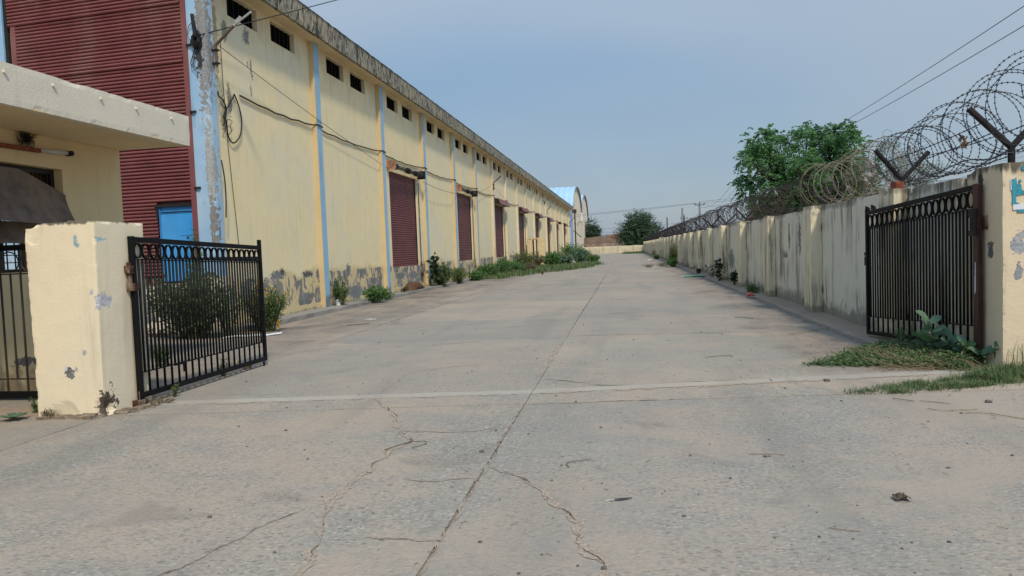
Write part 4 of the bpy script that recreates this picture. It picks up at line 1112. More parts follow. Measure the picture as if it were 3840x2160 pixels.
# ------------------------------------------------------------------ swinging gate leaves
def gate_leaf(name, label, p0, p1, zb0, zb1, zt0, zt1, nring, postmat, bx=.05, RH=.082):
    a = Vector((*p0, 0)); b = Vector((*p1, 0)); Ln = (b - a).length
    ang = math.atan2(b.y - a.y, b.x - a.x)
    t_ = thing(name, label, 'gate', (p0[0], p0[1], 0), ang, 'black swing gates at the entrance')
    zb = lambda u: zb0 + (zb1 - zb0) * u / Ln
    zt = lambda u: zt0 + (zt1 - zt0) * u / Ln
    def sheared(mb, u0, u1, z0, z1, y0=-.02, y1=.02, ref=zb):
        v = [(u, y, z + ref(u)) for u in (u0, u1) for y in (y0, y1) for z in (z0, z1)]
        return mb.add(v, [(0, 1, 3, 2), (4, 6, 7, 5), (0, 4, 5, 1), (2, 3, 7, 6), (0, 2, 6, 4), (1, 5, 7, 3)])
    H = zt0 - zb0
    sheared(MB(), 0, bx, -.05, H + .005, -.026, .026).build('hinge_post', postmat, t_, local=True, bevel=.004)
    sheared(MB(), Ln - .045, Ln, -.0, H, -.022, .022).build('lock_post', M['black'], t_, local=True, bevel=.004)
    sheared(MB(), bx, Ln - .045, -.055, 0, -.022, .022, zt).build('top_rail', M['black'] if postmat != M['redox'] else M['black'], t_, local=True, bevel=.004)
    sheared(MB(), bx, Ln - .045, 0, .055, -.022, .022).build('bottom_rail', M['black'], t_, local=True, bevel=.004)
    W = Ln - bx - .045; pitch = W / nring; rad = pitch / 2 - .001
    zr = RH * 2 + .055 + .012
    sheared(MB(), bx, Ln - .045, -zr - .012, -zr, -.008, .008, zt).build('ring_rail', M['black'], t_, local=True)
    sheared(MB(), bx, Ln - .045, .26, .272, -.012, .012).build('lower_rail', M['black'], t_, local=True)
    # rings: flat strip bent round
    v = []; f = []; N = 22
    for i in range(N):
        c, s_ = math.cos(2 * math.pi * i / N), math.sin(2 * math.pi * i / N)
        for rr, yy in ((rad, -.015), (rad, .015), (rad - .009, .015), (rad - .009, -.015)): v.append((rr * c, yy, (rr + RH - rad) * s_))
    for i in range(N):
        j = (i + 1) % N
        for k in range(4): f.append((i * 4 + k, i * 4 + (k + 1) % 4, j * 4 + (k + 1) % 4, j * 4 + k))
    ring = None
    for i in range(nring):
        u = bx + pitch * (i + .5)
        loc = Vector((u, 0, zt(u) - .055 - RH - .006))
        if ring is None:
            ring = MB().add(v, f).build('ring', M['black'], t_, local=True, smooth=False); ring.location = loc
        else: dup(ring, t_, loc)
    long_ = short_ = None; Hl = H - zr - .055 - .02
    def rod(z0, z1): return MB().tube([(0, 0, z0), (0, 0, z1)], .0128, 8)
    for i in range(1, nring * 2):
        u = bx + pitch * i / 2
        if i % 2 == 0:
            if long_ is None: long_ = rod(.05, H - zr).build('upright', M['black'], t_, local=True, smooth=True); long_.location = (u, 0, zb(u))
            else: dup(long_, t_, Vector((u, 0, zb(u))))
        else:
            if short_ is None: short_ = rod(.262, H - zr).build('upright', M['black'], t_, local=True, smooth=True); short_.location = (u, 0, zb(u))
            else: dup(short_, t_, Vector((u, 0, zb(u))))
    return t_, Ln, zb, zt
gl, Ln, zb, zt = gate_leaf('swing_gate', 'black ringed gate leaf swung open on the left gate pillar', (-5.085, 7.10), (-5.06, 9.86), .085, .07, 1.785, 1.685, 20, M['black'])
hg = MB(); hg.box(-.05, .06, -.035, .035, 1.22, 1.30); hg.tube([(-.03, 0, 1.28), (-.03, 0, 1.52)], .024, 8)
rough_box(hg, -.075, -.01, -.035, .035, 1.40, 1.49, cell=.025, amp=.016, edge=.02, freq=13)
hg.build('hinge', M['rust'], gl, local=True)
hg = MB(); hg.tube([(.02, 0, -.02), (.02, 0, .16)], .022, 8); rough_box(hg, -.06, .07, -.05, .05, .0, .07, cell=.03, amp=.015, edge=.01, freq=9)
hg.build('hinge', M['rust'], gl, local=True)
MB().tube([(Ln - .10, -.03, .50), (Ln - .10, -.03, 1.02)], .009, 6).build('drop_bolt', M['black'], gl, local=True)
MB().box(Ln - .12, Ln - .04, -.04, -.02, .78, .81).build('bolt_guide', M['black'], gl, local=True)
MB().tube([(Ln - .07, 0, -.03), (Ln - .07, 0, .06)], .016, 6).build('stop_pin', M['black'], gl, local=True)
MB().box(.62, .82, -.02, -.008, .33, .36).box(.78, .80, -.02, -.008, .24, .36).build('catch', M['black'], gl, local=True)
MB().bar((.05, .0, 1.0), (.075, .0, .10), .008, .05).build('peeling_strip', M['twig'], gl, local=True)

g2, Ln, zb, zt = gate_leaf('swing_gate', 'black ringed gate leaf standing open against the boundary wall on the right', (3.945, 9.08), (3.575, 11.84), .17, .03, 2.04, 1.865, 18, M['redox'], .10, .098)
hg = MB(); hg.box(-.02, .06, .028, .10, 1.46, 1.52).box(-.02, .06, .028, .10, 1.66, 1.76).tube([(.0, .07, 1.47), (.0, .07, 1.76)], .03, 8)
hg.build('hinge', M['grime'], g2, local=True)
hg = MB(); rough_box(hg, -.07, .03, -.09, -.03, 1.52, 1.68, cell=.03, amp=.025, edge=.01, freq=11)
hg.build('hinge_lump', M['rust'], g2, local=True)
MB().box(Ln - .02, Ln + .075, -.008, .008, 1.06, 1.26).build('lock_plate', M['black'], g2, local=True, bevel=.02)
MB().tube([(Ln + .04, -.012, 1.20), (Ln + .04, .012, 1.20)], .014, 10).build('lock_hole', M['tube_l'], g2, local=True)
m_ = MB()
for u in (Ln - .30, Ln - .12):
    m_.add([(u, -.01, zt(u)), (u + .13, -.01, zt(u)), (u + .13, -.01, zt(u) + .075), (u + .02, -.01, zt(u) + .045), (u, .01, zt(u)), (u + .13, .01, zt(u)), (u + .13, .01, zt(u) + .075), (u + .02, .01, zt(u) + .045)],
           [(0, 1, 2, 3), (7, 6, 5, 4), (3, 2, 6, 7), (0, 3, 7, 4), (1, 5, 6, 2)])
m_.build('top_lug', M['black'], g2, local=True)
MB().box(.045, .055, .0265, .030, .82, 1.16).box(.055, .062, .0265, .030, .80, 1.0).build('paint_scratch', M['whitep'], g2, local=True)

wg = thing('wicket_gate', 'dark barred wicket gate left of the chipped gate pillar', 'gate', (-7.2, 7.5, 0))
MB().box(-8.1, -5.9, 7.47, 7.53, 1.70, 1.765).build('top_rail', M['black'], wg, bevel=.004)
MB().box(-8.1, -5.9, 7.47, 7.53, .02, .10).build('bottom_rail', M['black'], wg, bevel=.004)
MB().box(-8.1, -5.9, 7.493, 7.507, 1.43, 1.445).build('ring_rail', M['wicket'], wg)
MB().box(-8.1, -5.9, 7.493, 7.507, .235, .25).build('lower_rail', M['wicket'], wg)
ub = us = None
for i in range(17):
    x = -8.03 + i * .1285
    if i % 2 == 0:
        if ub is None: ub = MB().tube([(x, 7.5, .1), (x, 7.5, 1.70)], .012, 8).build('upright', M['wicket'], wg); x_b = x
        else: dup(ub, wg, Vector((x - x_b, 0, 0)))
    else:
        if us is None: us = MB().tube([(x, 7.5, .24), (x, 7.5, 1.435)], .011, 8).build('upright', M['wicket'], wg); x_s = x
        else: dup(us, wg, Vector((x - x_s, 0, 0)))
rg = None
for i in range(8):
    x = -8.03 + .1285 * (2 * i + 1)
    if rg is None:
        rg = MB().tube([(x + .115 * math.cos(a), 7.5, 1.572 + .115 * math.sin(a)) for a in [k * math.pi / 10 for k in range(21)]], .008, 5).build('ring', M['wicket'], wg); x_r = x
    else: dup(rg, wg, Vector((x - x_r, 0, 0)))

# ------------------------------------------------------------------ boundary wall
bw = thing('boundary_wall', 'long grey boundary wall with cream pilasters running beside the road', 'wall', (3.9, 9.5, 0))
P0, PB = 11.02, 4.68
edges = [9.54] + [P0 + PB * k for k in range(32)]
for i in range(len(edges) - 1):
    a, b = edges[i], edges[i + 1]
    near = i < 8
    top = 2.135 - .004 * min(i, 20) + (.02 * math.sin(i * 1.9))
    m_ = MB()
    rough_box(m_, 3.90, 4.14, a, b - .003, -.1, top, cell=(.12, .14 if near else .6, .14 if near else .5), amp=.008, edge=.03 if near else .015, freq=2.1)
    m_.build('panel', M['panel'], bw)
for k in range(32):
    y = P0 + PB * k
    if k == 0: y += .05
    top = 2.148 - .004 * min(k, 20) + .012 * math.sin(k * 2.7) + (.12 if k in (14, 15) else 0)
    m_ = MB()
    c_ = .07 if k < 7 else .3
    rough_box(m_, 3.70 + .015 * math.sin(k * 4.2), 3.902, y, y + .66, -.1, top, cell=(c_, c_ * 1.3, c_ * 1.6), amp=.010, edge=.03, freq=2.6)
    m_.build('pilaster', M['pilasterR'], bw)
sc_ = MB()
Z0 = 1.05; Y0s = 19.35
for pts in ([(0, 0), (0, .16), (-.03, .13)], [(-.12, 0), (-.12, .12)], [(-.2, .15), (-.2, .02), (-.24, 0)], [(-.16, .15), (-.26, .14)], [(-.32, .02), (-.29, .10), (-.36, .10), (-.37, 0)], [(-.44, .16), (-.44, 0)]):
    sc_.tube([(3.886, Y0s + p[0], Z0 + p[1]) for p in pts], .006, 3)
sc_.build('scribble', M['ink'], bw)

# ------------------------------------------------------------------ Y posts, coil and strands on the wall
posts = [(4.40, 9.36, 2.22, 'Y shaped wire post standing on the right gate pillar'),
         (4.17, 12.15, 2.11, 'Y shaped wire post beside the red brick on the wall'),
         (4.15, 16.75, 2.1, 'Y shaped wire post at the left end of the rusty rag hung coil'),
         (4.15, 21.9, 2.09, None), (4.15, 26.75, 2.08, None), (4.15, 31.7, 2.07, None)]
y = 36.7
while y < 150: posts.append((4.15 + random.uniform(-.03, .03), y, 2.05, None)); y += 4.85 + random.uniform(-.2, .2)
pm_ = None
for i, (x, y, z, lab) in enumerate(posts):
    ORD = ['first', 'second', 'third', 'fourth', 'fifth', 'sixth', 'seventh', 'eighth', 'ninth', 'tenth', 'eleventh', 'twelfth']
    if not lab and i < 12: lab = ORD[i] + ' wire post along the wall counting from the right gate pillar'
    lab = lab or 'Y shaped wire post in the far crowded row along the boundary wall'
    if pm_ is None:
        pm_ = thing('wire_post', lab, 'wire post', (x, y, z), 0, 'Y shaped wire posts along the wall')
        MB().tube([(0, 0, -.12), (0, 0, .27)], .040, 8).build('stem', M['post'], pm_, local=True)
        MB().tube([(0.01, 0, .22), (-.44, .02, .70)], .036, 8).build('arm', M['post'], pm_, local=True)
        MB().tube([(-0.01, 0, .22), (.40, -.02, .68)], .036, 8).build('arm', M['post'], pm_, local=True)
        first = pm_
    else:
        c = dup_tree(first, None, Vector((x, y, z))); c['label'] = lab
        s_ = .85 + .1 * math.sin(i * 1.3); c.scale = (s_, s_, s_ * (.95 + .06 * math.sin(i * 2.1)))
        c.rotation_euler = (.03 * math.sin(i * 2.2), .05 * math.sin(i * 1.7), .2 * math.sin(i))

def helix(p0, p1, r0, r1, turns, seg=26, wob=.03, seed=0, uneven=.5, flat_=1.0):
    pts = []
    N = int(turns * seg)
    for i in range(N + 1):
        t_ = i / N
        s_ = t_ + uneven / turns * .35 * math.sin(t_ * turns * 2 * math.pi * .5 + seed)
        a = 2 * math.pi * turns * t_ + seed
        r_ = (r0 + (r1 - r0) * t_) * (1 + wob * 3 * noise.noise(Vector((t_ * turns * .9, seed, 0))))
        c = Vector(p0).lerp(Vector(p1), s_)
        c += Vector((.02 * math.sin(t_ * 9 + seed), .10 * math.sin(a * .5 + seed), -.10 * math.sin(math.pi * t_) * flat_))
        # loops lean along the run
        pts.append(c + Vector((r_ * math.cos(a), .16 * r_ * math.sin(a), r_ * math.sin(a))))
    return pts
def barbs(mb, pts, step, ln, r_=.0035):
    acc = 0
    for a, b in zip(pts[:-1], pts[1:]):
        a = Vector(a); b = Vector(b); l_ = (b - a).length; d = (b - a) / max(l_, 1e-6)
        while acc < l_:
            p = a + d * acc
            q = Vector((random.gauss(0, 1), random.gauss(0, 1), random.gauss(0, 1))); q = (q - d * q.dot(d)).normalized()
            mb.bar(p - q * ln, p + q * ln, r_ * 2, r_ * 2); q2 = d.cross(q)
            mb.bar(p - q2 * ln, p + q2 * ln, r_ * 2, r_ * 2)
            acc += step
        acc -= l_
random.seed(4)
# near coil of barbed wire
cw = thing('barbed_wire_coil', 'open coil of dark barbed wire between the right gate pillar and the red brick', 'barbed wire', (4.3, 10.5, 2.9))
pts = helix((4.42, 8.6, 2.98), (4.20, 12.5, 2.66), .48, .37, 14, seed=.6, uneven=.9, wob=.04)
m_ = MB(); m_.tube(pts, .0045, 5, caps=False); m_.build('coil', M['wire'], cw)
m_ = MB(); barbs(m_, pts, .062, .013); m_.build('barb', M['wire'], cw)['kind'] = 'stuff'
pts2 = helix((4.46, 8.5, 2.96), (4.24, 12.3, 2.66), .42, .34, 8, seed=3.1, uneven=.9, wob=.05)
m_ = MB(); m_.tube(pts2, .0045, 5, caps=False); m_.build('coil', M['wire'], cw)
m_ = MB(); barbs(m_, pts2, .062, .013); m_.build('barb', M['wire'], cw)['kind'] = 'stuff'
# straight strands
def strand(label, pts, r_=.006, b=True):
    t_ = thing('barbed_wire_strand', label, 'barbed wire', pts[0], 0, 'barbed strands below the near coil')
    m_ = MB(); m_.tube(pts, r_, 5); m_.build('wire', M['wire'], t_)
    if b:
        m_ = MB(); barbs(m_, pts, .11, .012); m_.build('barb', M['wire'], t_)['kind'] = 'stuff'
strand('upper straight barbed strand tied from the pillar post to the next post through the coil', sag((4.17, 9.36, 2.78), (3.98, 12.15, 2.62), 14, .03) + sag((3.98, 12.15, 2.62), (3.95, 16.7, 2.6), 8, .05)[1:])
strand('middle straight barbed strand tied from the pillar post to the next post through the coil', sag((4.28, 9.36, 2.66), (4.05, 12.15, 2.5), 14, .03) + sag((4.05, 12.15, 2.5), (4.02, 16.7, 2.48), 8, .05)[1:])
strand('outer straight barbed strand from the right arm of the pillar post to the next post', sag((4.68, 9.3, 2.75), (4.42, 12.15, 2.66), 14, .05))
strand('low barbed strand sagging in a loop just above the gate pillar top', smooth_path([(4.40, 9.36, 2.44), (4.33, 9.7, 2.36), (4.27, 10.2, 2.40), (4.2, 11.2, 2.30), (4.17, 12.15, 2.27)], 6))
strand('lowest barbed strand running straight over the wall top to the gate pillar', sag((4.40, 9.36, 2.36), (4.17, 12.15, 2.22), 14, .02))
# second span: rusty, torn, few loops
random.seed(9)
c2 = thing('razor_wire_coil', 'sagging rusty coil hung with rags between the red brick and the tree', 'barbed wire', (4.15, 14.4, 2.7))
pts = helix((4.18, 12.5, 2.70), (4.12, 16.9, 2.62), .37, .42, 14, seed=2.2, uneven=1.4, wob=.10)
m_ = MB(); m_.tube(pts, .007, 5, caps=False); m_.build('coil', M['wirerust'], c2)
m_ = MB(); barbs(m_, pts, .10, .016, .004)
m_.build('barb', M['wirerust'], c2)['kind'] = 'stuff'
m_ = MB(); m_.tube(sag((4.0, 12.2, 2.42), (4.0, 16.7, 2.40), 12, .12), .008, 5); m_.tube(sag((4.35, 12.2, 2.36), (4.3, 16.7, 2.34), 12, .14), .008, 5); m_.build('strand', M['wirerust'], c2)
# further spans: crowded loops
def span(label, ya, yb, z0, r_, turns, mat, tr, seed, n=2, jit=.06):
    t_ = thing('razor_wire_coil', label, 'barbed wire', (4.15, (ya + yb) / 2, z0), 0, 'razor wire coils along the wall')
    m_ = MB()
    for k in range(n):
        pts = helix((4.15 + .05 * k, ya - .2, z0), (4.15 - .04 * k, yb + .2, z0), r_ * (1 - .12 * k), r_ * (1 - .1 * k), turns * (1 - .15 * k), seg=20, seed=seed + k * 2.1, uneven=1.1, wob=.09)
        m_.tube(pts, tr, 4, caps=False)
    m_.build('coil', mat, t_)
    m_ = MB()
    for dx in (-.2, .22): m_.tube(sag((4.15 + dx, ya, z0 - .3), (4.15 + dx, yb, z0 - .3), 8, .08), tr, 4)
    m_.build('strand', mat, t_)
ys = [p[1] for p in posts]
span('brown coil tangled with dead vines in front of the big tree', ys[2], ys[3], 2.58, .40, 12, M['wirefar'], .006, 1.1)
span('brown coil thick with dead vines at the left edge of the big tree', ys[3], ys[4], 2.58, .40, 12, M['wirefar'], .006, 4.1)
for i in range(4, len(ys) - 1):
    span(('razor wire coil between the ' + ORD[i] + ' and ' + ORD[i + 1] + ' wire posts from the right gate pillar') if i < 11 else 'dark razor wire coil in the crowded far run along the wall', ys[i], ys[i + 1], 2.60, .41, 12 if i < 12 else 8, M['wirefar'], .0065 if i < 10 else .011, i * 1.7, 2)
# dead vines over the third and fourth spans
random.seed(17); vb = MB()
for i in range(110):
    y0_ = random.uniform(19, 27) if i % 6 else random.uniform(13, 18)
    c = Vector((4.15 + random.gauss(0, .18), y0_, 2.42 + random.gauss(0, .17)))
    p = [c]; d = Vector((random.gauss(0, .5), random.gauss(0, 1), random.gauss(0, .5))).normalized()
    for k in range(5):
        d = (d + Vector((random.gauss(0, .45), random.gauss(0, .5), random.gauss(0, .45) - .05))).normalized()
        p.append(p[-1] + d * random.uniform(.08, .16))
    vb.tube(p, random.uniform(.002, .0055), 3, caps=False)
tag(vb.build('dead_vine', M['vine']), 'mass of dead brown vine stems caught in the wire coils before the tree', 'vine', kind='stuff')
# brick on the wall and rags
bk = MB(); rough_box(bk, 3.98, 4.11, 11.80, 12.04, 2.145, 2.29, cell=.04, amp=.010, edge=.03, freq=6)
tag(bk.build('brick', M['brickred']), 'single red brick lying on the wall top beside a wire post', 'brick')
def rag(label, c, s_, mat, seed, name='rag'):
    random.seed(seed); v = []; N = 6
    for i in range(N + 1):
        for j in range(N + 1):
            u, w2 = i / N - .5, j / N - .5
            q = Vector(((w2 + .3 * u) * .7 * s_ * (1 + .4 * math.sin(i * 2 + seed)), u * .4 * s_ + .25 * s_ * noise.noise(Vector((u * 3, w2 * 3, seed))), -(u + w2 * .3) * s_ * 1.15 + .3 * s_ * noise.noise(Vector((u * 4, w2 * 4, seed + 5)))))
            v.append(Vector(c) + q)
    f = [(i * 7 + j, i * 7 + j + 1, i * 7 + j + 8, i * 7 + j + 7) for i in range(N) for j in range(N) if random.random() > .1]
    tag(MB().add(v, f).build(name, mat), label, 'rag', 'rags caught in the wire')
rag('large pale torn rag snagged in the rusty coil beside the red brick post', (3.98, 12.92, 2.60), .24, M['rag'], 3)
rag('pale torn rag hanging just under the large rag in the rusty coil', (3.98, 13.13, 2.45), .15, M['rag'], 4)
rag('brown rag caught in the open barbed coil left of the gate pillar post', (4.18, 10.05, 2.62), .13, M['rag2'], 8)
rag('small brown rag in the upper part of the barbed coil right of the red brick', (4.05, 11.45, 2.73), .055, M['rag2'], 5)
rag('limp pale strip on the near end of the rusty coil loops', (3.86, 14.9, 2.62), .10, M['rag'], 6)
rag('limp pale strip low in the middle of the rusty coil', (4.0, 14.2, 2.36), .08, M['rag'], 11)
rag('tiny white scrap in the vine covered coil before the tree', (3.95, 20.4, 2.72), .07, M['white'], 7)

# ------------------------------------------------------------------ poles and power lines
def pole(label, x, y, h, r_, arms, mat, insul=True):
    t_ = thing('utility_pole', label, 'pole', (x, y, 0), 0, 'utility poles beyond the boundary wall')
    MB().tube([(x, y, -.15), (x, y, h)], [r_ * 1.35, r_], 8).build('shaft', mat, t_)
    for (z, x0, x1, t2) in arms:
        MB().bar((x + x0, y - .08, z), (x + x1, y - .08, z + .02), .09, .10).build('crossarm', M['insul'], t_)
    if insul:
        m_ = MB()
        for (z, x0, x1, t2) in arms:
            for q in ([x0 + .06, x1 - .06] if t2 else [x0 + .06]):
                m_.tube([(x + q, y - .08, z + .04), (x + q, y - .08, z + .12), (x + q, y - .08, z + .2), (x + q, y - .08, z + .3)], [.02, .07, .05, .06], 8)
        m_.tube([(x, y, h), (x, y, h + .1), (x, y, h + .22), (x, y, h + .32)], [.03, .09, .06, .07], 8)
        m_.build('insulator', M['insul'], t_)
    return t_
pole('concrete utility pole with a side arm at the left edge of the big tree', 9.75, 60, 7.05, .14, [(6.75, -.75, .1, 0), (7.0, -.25, .25, 0)], M['pole'])
pole('distant utility pole with a level two insulator crossarm above the razor wire', 11.05, 113, 7.1, .13, [(7.0, -.72, .72, 1)], M['pole'])
pole('plain pale mast leaning beside the far crossarm pole', 9.65, 130, 7.45, .15, [], M['pole'], False).rotation_euler = (0, .03, 0)
pole('small far utility pole with short crossarm above the coils', 12.45, 160, 7.2, .13, [(6.6, -.75, .75, 1)], M['insul'])
pole('thin dark far pole just right of the bushy tree', 8.4, 150, 6.7, .10, [], M['insul'], False)
def pline(label, a, b, d, r_=.012, n=24):
    tag(MB().tube(sag(a, b, n, d), r_, 4).build('power_line', M['line']), label, 'power line', 'power lines')
pline('upper power line coming down from the top right corner to the pole by the tree', (9.1, 59.9, 7.05), (5.6, 8.0, 4.75), .55, .008, 40)
pline('lower power line coming down from the top right corner to the pole by the tree', (9.75, 60, 7.35), (5.6, 8.0, 4.45), .55, .008, 40)
pline('power line from the side arm pole dropping to the far crossarm pole', (9.1, 59.9, 7.05), (10.4, 112.9, 7.3), 1.6, .016)
pline('second power line from the side arm pole dropping to the far crossarm pole', (9.75, 60, 7.35), (11.7, 112.9, 7.3), 1.6, .016)
for k, (x1, z1, x2, z2) in enumerate(((10.4, 7.3, -60, 6.4), (11.7, 7.3, -60, 5.7), (11.05, 7.5, 60, 13.5), (11.7, 7.3, 60, 12.6))):
    pline(['higher far power line running left behind the arched sheds', 'lower far power line running left behind the arched sheds', 'higher far power line running right behind the big tree', 'lower far power line running right behind the big tree'][k], (x1, 113, z1), (x2, 118, z2), .9, .018)
for k in range(4):
    z = 5.9 - .75 * k
    pline(['first', 'second', 'third', 'lowest'][k] + ' of the faint far power lines strung low across the sky behind the bushy tree', (-80, 185, z - 1.8), (90, 150, z + 3.6 - .3 * k), 1.2, .022)
for k in range(4):
    pline(['highest', 'second highest', 'third highest', 'lowest'][k] + ' thin line crossing the sky behind the near barbed coil', (9.5, 26, 2.75 + .22 * k), (9.7, 19.5, 2.75 + .24 * k), .15, .006)

# ------------------------------------------------------------------ vegetation
RNG = np.random.default_rng(5)
def unit(a): return a / np.maximum(np.linalg.norm(a, axis=-1, keepdims=True), 1e-9)
def leaf_quads(P, D, L_, W_, rng, fold=0.0, upbias=.6):
    """one rhombic leaf per row: base, side, tip, side"""
    n = len(P)
    up = np.tile(np.array([0, 0, 1.0]), (n, 1)) * upbias + rng.normal(size=(n, 3)) * .5
    S = unit(np.cross(D, up)); Nn = unit(np.cross(S, D))
    L_ = np.broadcast_to(np.asarray(L_, float), (n,))[:, None]; W_ = np.broadcast_to(np.asarray(W_, float), (n,))[:, None]
    mid = P + D * L_ * .48
    tip = P + D * L_ - Nn * L_ * .12
    V = np.stack([P, mid + S * W_ * .5 + Nn * W_ * fold, tip, mid - S * W_ * .5 + Nn * W_ * fold], 1).reshape(-1, 3)
    F = np.arange(4 * n).reshape(n, 4)
    return V, F
def pinnate(P, D, length, pairs, ll, lw, rng, droop=.5):
    """compound leaves: rows of leaflets on a drooping midrib"""
    n = len(P); Vs = []; 
    up = np.tile(np.array([0, 0, 1.0]), (n, 1)); S = unit(np.cross(D, up) + rng.normal(size=(n, 3)) * .15)
    length = np.broadcast_to(np.asarray(length, float), (n,))[:, None]
    for k in range(pairs):
        t_ = (k + 1) / pairs
        c = P + D * length * t_ - up * length * droop * t_ * t_
        for sg in (-1, 1):
            d2 = unit(S * sg * .9 + D * .55 - up * (.15 + droop * .5 * t_) + rng.normal(size=(n, 3)) * .12)
            V, _ = leaf_quads(c, d2, ll * (1 - .25 * t_), lw, rng); Vs.append(V)
    V = np.concatenate(Vs); return V, np.arange(len(V)).reshape(-1, 4)
def tree(name, label, blobs, trunk, leaf, mat, rng, dens, style, cat='tree', group=None, trunk_r=.16, limb_r=.06, flat_=.8):
    t_ = thing(name, label, cat, trunk[0], 0, group)
    mb = MB()
    base = Vector(trunk[0]); fork = Vector(trunk[1])
    mb.tube(smooth_path([base - Vector((0, 0, .2)), base.lerp(fork, .5) + Vector((.08, .05, 0)), fork], 4), [trunk_r * (1 - .4 * i / 8) for i in range(9)], 8)
    for (x, y, z, r_) in blobs:
        e = Vector((x, y, z)); m = fork.lerp(e, .5) + Vector((rng.normal() * .12, rng.normal() * .12, -.12 * r_))
        p = smooth_path([fork, m, e], 4); mb.tube(p, [limb_r * (1 - .8 * i / (len(p) - 1)) for i in range(len(p))], 5)
        for k in range(5):
            d = Vector(rng.normal(size=3)); d.normalize(); d.z = abs(d.z) * .7
            q = p[5 if len(p) > 5 else -1]; mb.tube([q, q.lerp(e + d * r_, .5) + Vector((0, 0, .05)), e + d * r_ * .9], [limb_r * .45, limb_r * .3, limb_r * .1], 4)
    mb.build('trunk', M['bark'], t_, smooth=True)
    Ps, Ds = [], []
    for (x, y, z, r_) in blobs:
        n = int(dens * r_ * r_)
        d = unit(rng.normal(size=(n, 3))); d[:, 2] = d[:, 2] * flat_ + .12
        rr = r_ * (rng.uniform(.25, 1.0, size=(n, 1)) ** .45) * (1 + .18 * rng.normal(size=(n, 1)))
        # sprays gather into tufts so that gaps open between them
        cl = unit(rng.normal(size=(max(6, int(9 * r_ / .7)), 3))); k = rng.integers(0, len(cl), n)
        d = unit(d * .62 + cl[k] * .85)
        Ps.append(np.array([x, y, z]) + d * rr * np.array([1, 1, .85]))
        Ds.append(unit(d * .7 + rng.normal(size=(n, 3)) * .45 + np.array([0, 0, .12])))
    P = np.concatenate(Ps); D = np.concatenate(Ds)
    if style == 'pinnate': V, F = pinnate(P, D, leaf[0] * rng.uniform(.7, 1.2, len(P)), leaf[1], leaf[2], leaf[3], rng, leaf[4])
    else: V, F = leaf_quads(P, D, leaf[0] * rng.uniform(.6, 1.3, len(P)), leaf[1], rng)
    np_obj('crown', V, F, mat, t_)
    return t_
rng = np.random.default_rng(11)
bl = [(5.80, 5.85, .56), (6.65, 5.68, .70), (8.03, 5.92, .74), (8.85, 5.85, .68), (9.40, 5.3, .66), (5.40, 4.92, .46), (6.15, 4.92, .80), (7.28, 4.85, .9), (8.57, 4.78, .95), (9.45, 4.36, .78), (5.65, 3.85, .66), (6.61, 3.70, .93), (7.91, 3.65, 1.05), (9.15, 3.6, 1.0), (6.68, 2.85, .8), (8.06, 2.8, .97), (9.18, 2.8, .8), (9.85, 4.05, .6), (6.0, 2.9, .6), (7.3, 2.2, .9), (8.7, 2.1, .9), (9.8, 2.9, .6), (6.2, 2.1, .7), (7.9, 2.4, .9), (7.2, 4.2, .8), (8.3, 4.2, .8), (7.4, 3.1, .8), (9.6, 2.2, .7)]
bl = [(x, 33.5 + rng.normal() * .9, z, r_ * (.9 if z > 3.5 else 1)) for x, z, r_ in bl]
tree('broad_tree', 'big rounded green tree with drooping compound leaves behind the boundary wall', bl, ((7.7, 33.6, -.1), (7.6, 33.5, 2.3)), (.40, 6, .15, .075, .55), M['leaf_big'], rng, 360, 'pinnate', trunk_r=.2)
rng = np.random.default_rng(21)
wb = [(8.3, 27.4, 3.75, .55), (8.9, 26.8, 4.2, .55), (9.3, 27, 3.7, .6), (9.8, 27.5, 4.0, .5), (10.1, 27, 3.4, .55), (9.0, 27.2, 3.1, .7), (10.0, 27.2, 2.9, .5), (8.2, 27, 3.0, .55), (7.9, 27.2, 3.6, .4)]
wt = tree('thorn_tree', 'wispy grey green thorn tree between the big tree and the near barbed coil', wb, ((9.2, 27.2, -.1), (9.1, 27.1, 2.0)), (.11, .016), M['leaf_wispy'], rng, 2600, 'plain', trunk_r=.08, limb_r=.022)
tw = MB(); random.seed(31)
for i in range(170):
    b_ = random.choice(wb); p = [Vector(b_[:3]) + Vector((random.gauss(0, .3), random.gauss(0, .3), random.gauss(0, .25)))]
    d = Vector((random.gauss(0.25, .8), random.gauss(0, .6), random.gauss(.25, .5))).normalized()
    for k in range(5):
        d = (d + Vector((random.gauss(0, .25), random.gauss(0, .25), random.gauss(-.02, .25)))).normalized(); p.append(p[-1] + d * .13)
    tw.tube(p, .006, 3, caps=False)
tw.build('twigs', M['vine'], wt)
rng = np.random.default_rng(33)
fb = []
for i in range(30):
    a = rng.uniform(0, 6.28); q = rng.uniform(0, 1) ** .6
    fb.append((2.9 + 3.7 * q * math.cos(a), 157 + rng.normal() * 1.8, 4.0 + 3.0 * q * math.sin(a), rng.uniform(.7, 1.5)))
fb += [(-1.0, 157, 3.2, 1.0), (6.6, 157, 4.2, 1.1), (3.0, 157, 7.2, 1.0), (4.3, 157, 6.9, 1.0), (1.6, 157, 6.5, 1.0), (5.6, 157, 5.6, 1.0), (0, 157, 5.0, 1.0), (2.2, 156, 1.5, 1.2), (4, 156, 1.3, 1.3), (.5, 156, 2.0, 1.1)]
tree('bushy_tree', 'dark rounded bushy tree closing the far end of the road', fb, ((3.2, 157, -.1), (3.1, 157, 2.2)), (1.25, 5, .42, .15, .05), M['leaf_far'], rng, 48, 'pinnate', trunk_r=.25, limb_r=.10, flat_=1.0)
rng = np.random.default_rng(34)
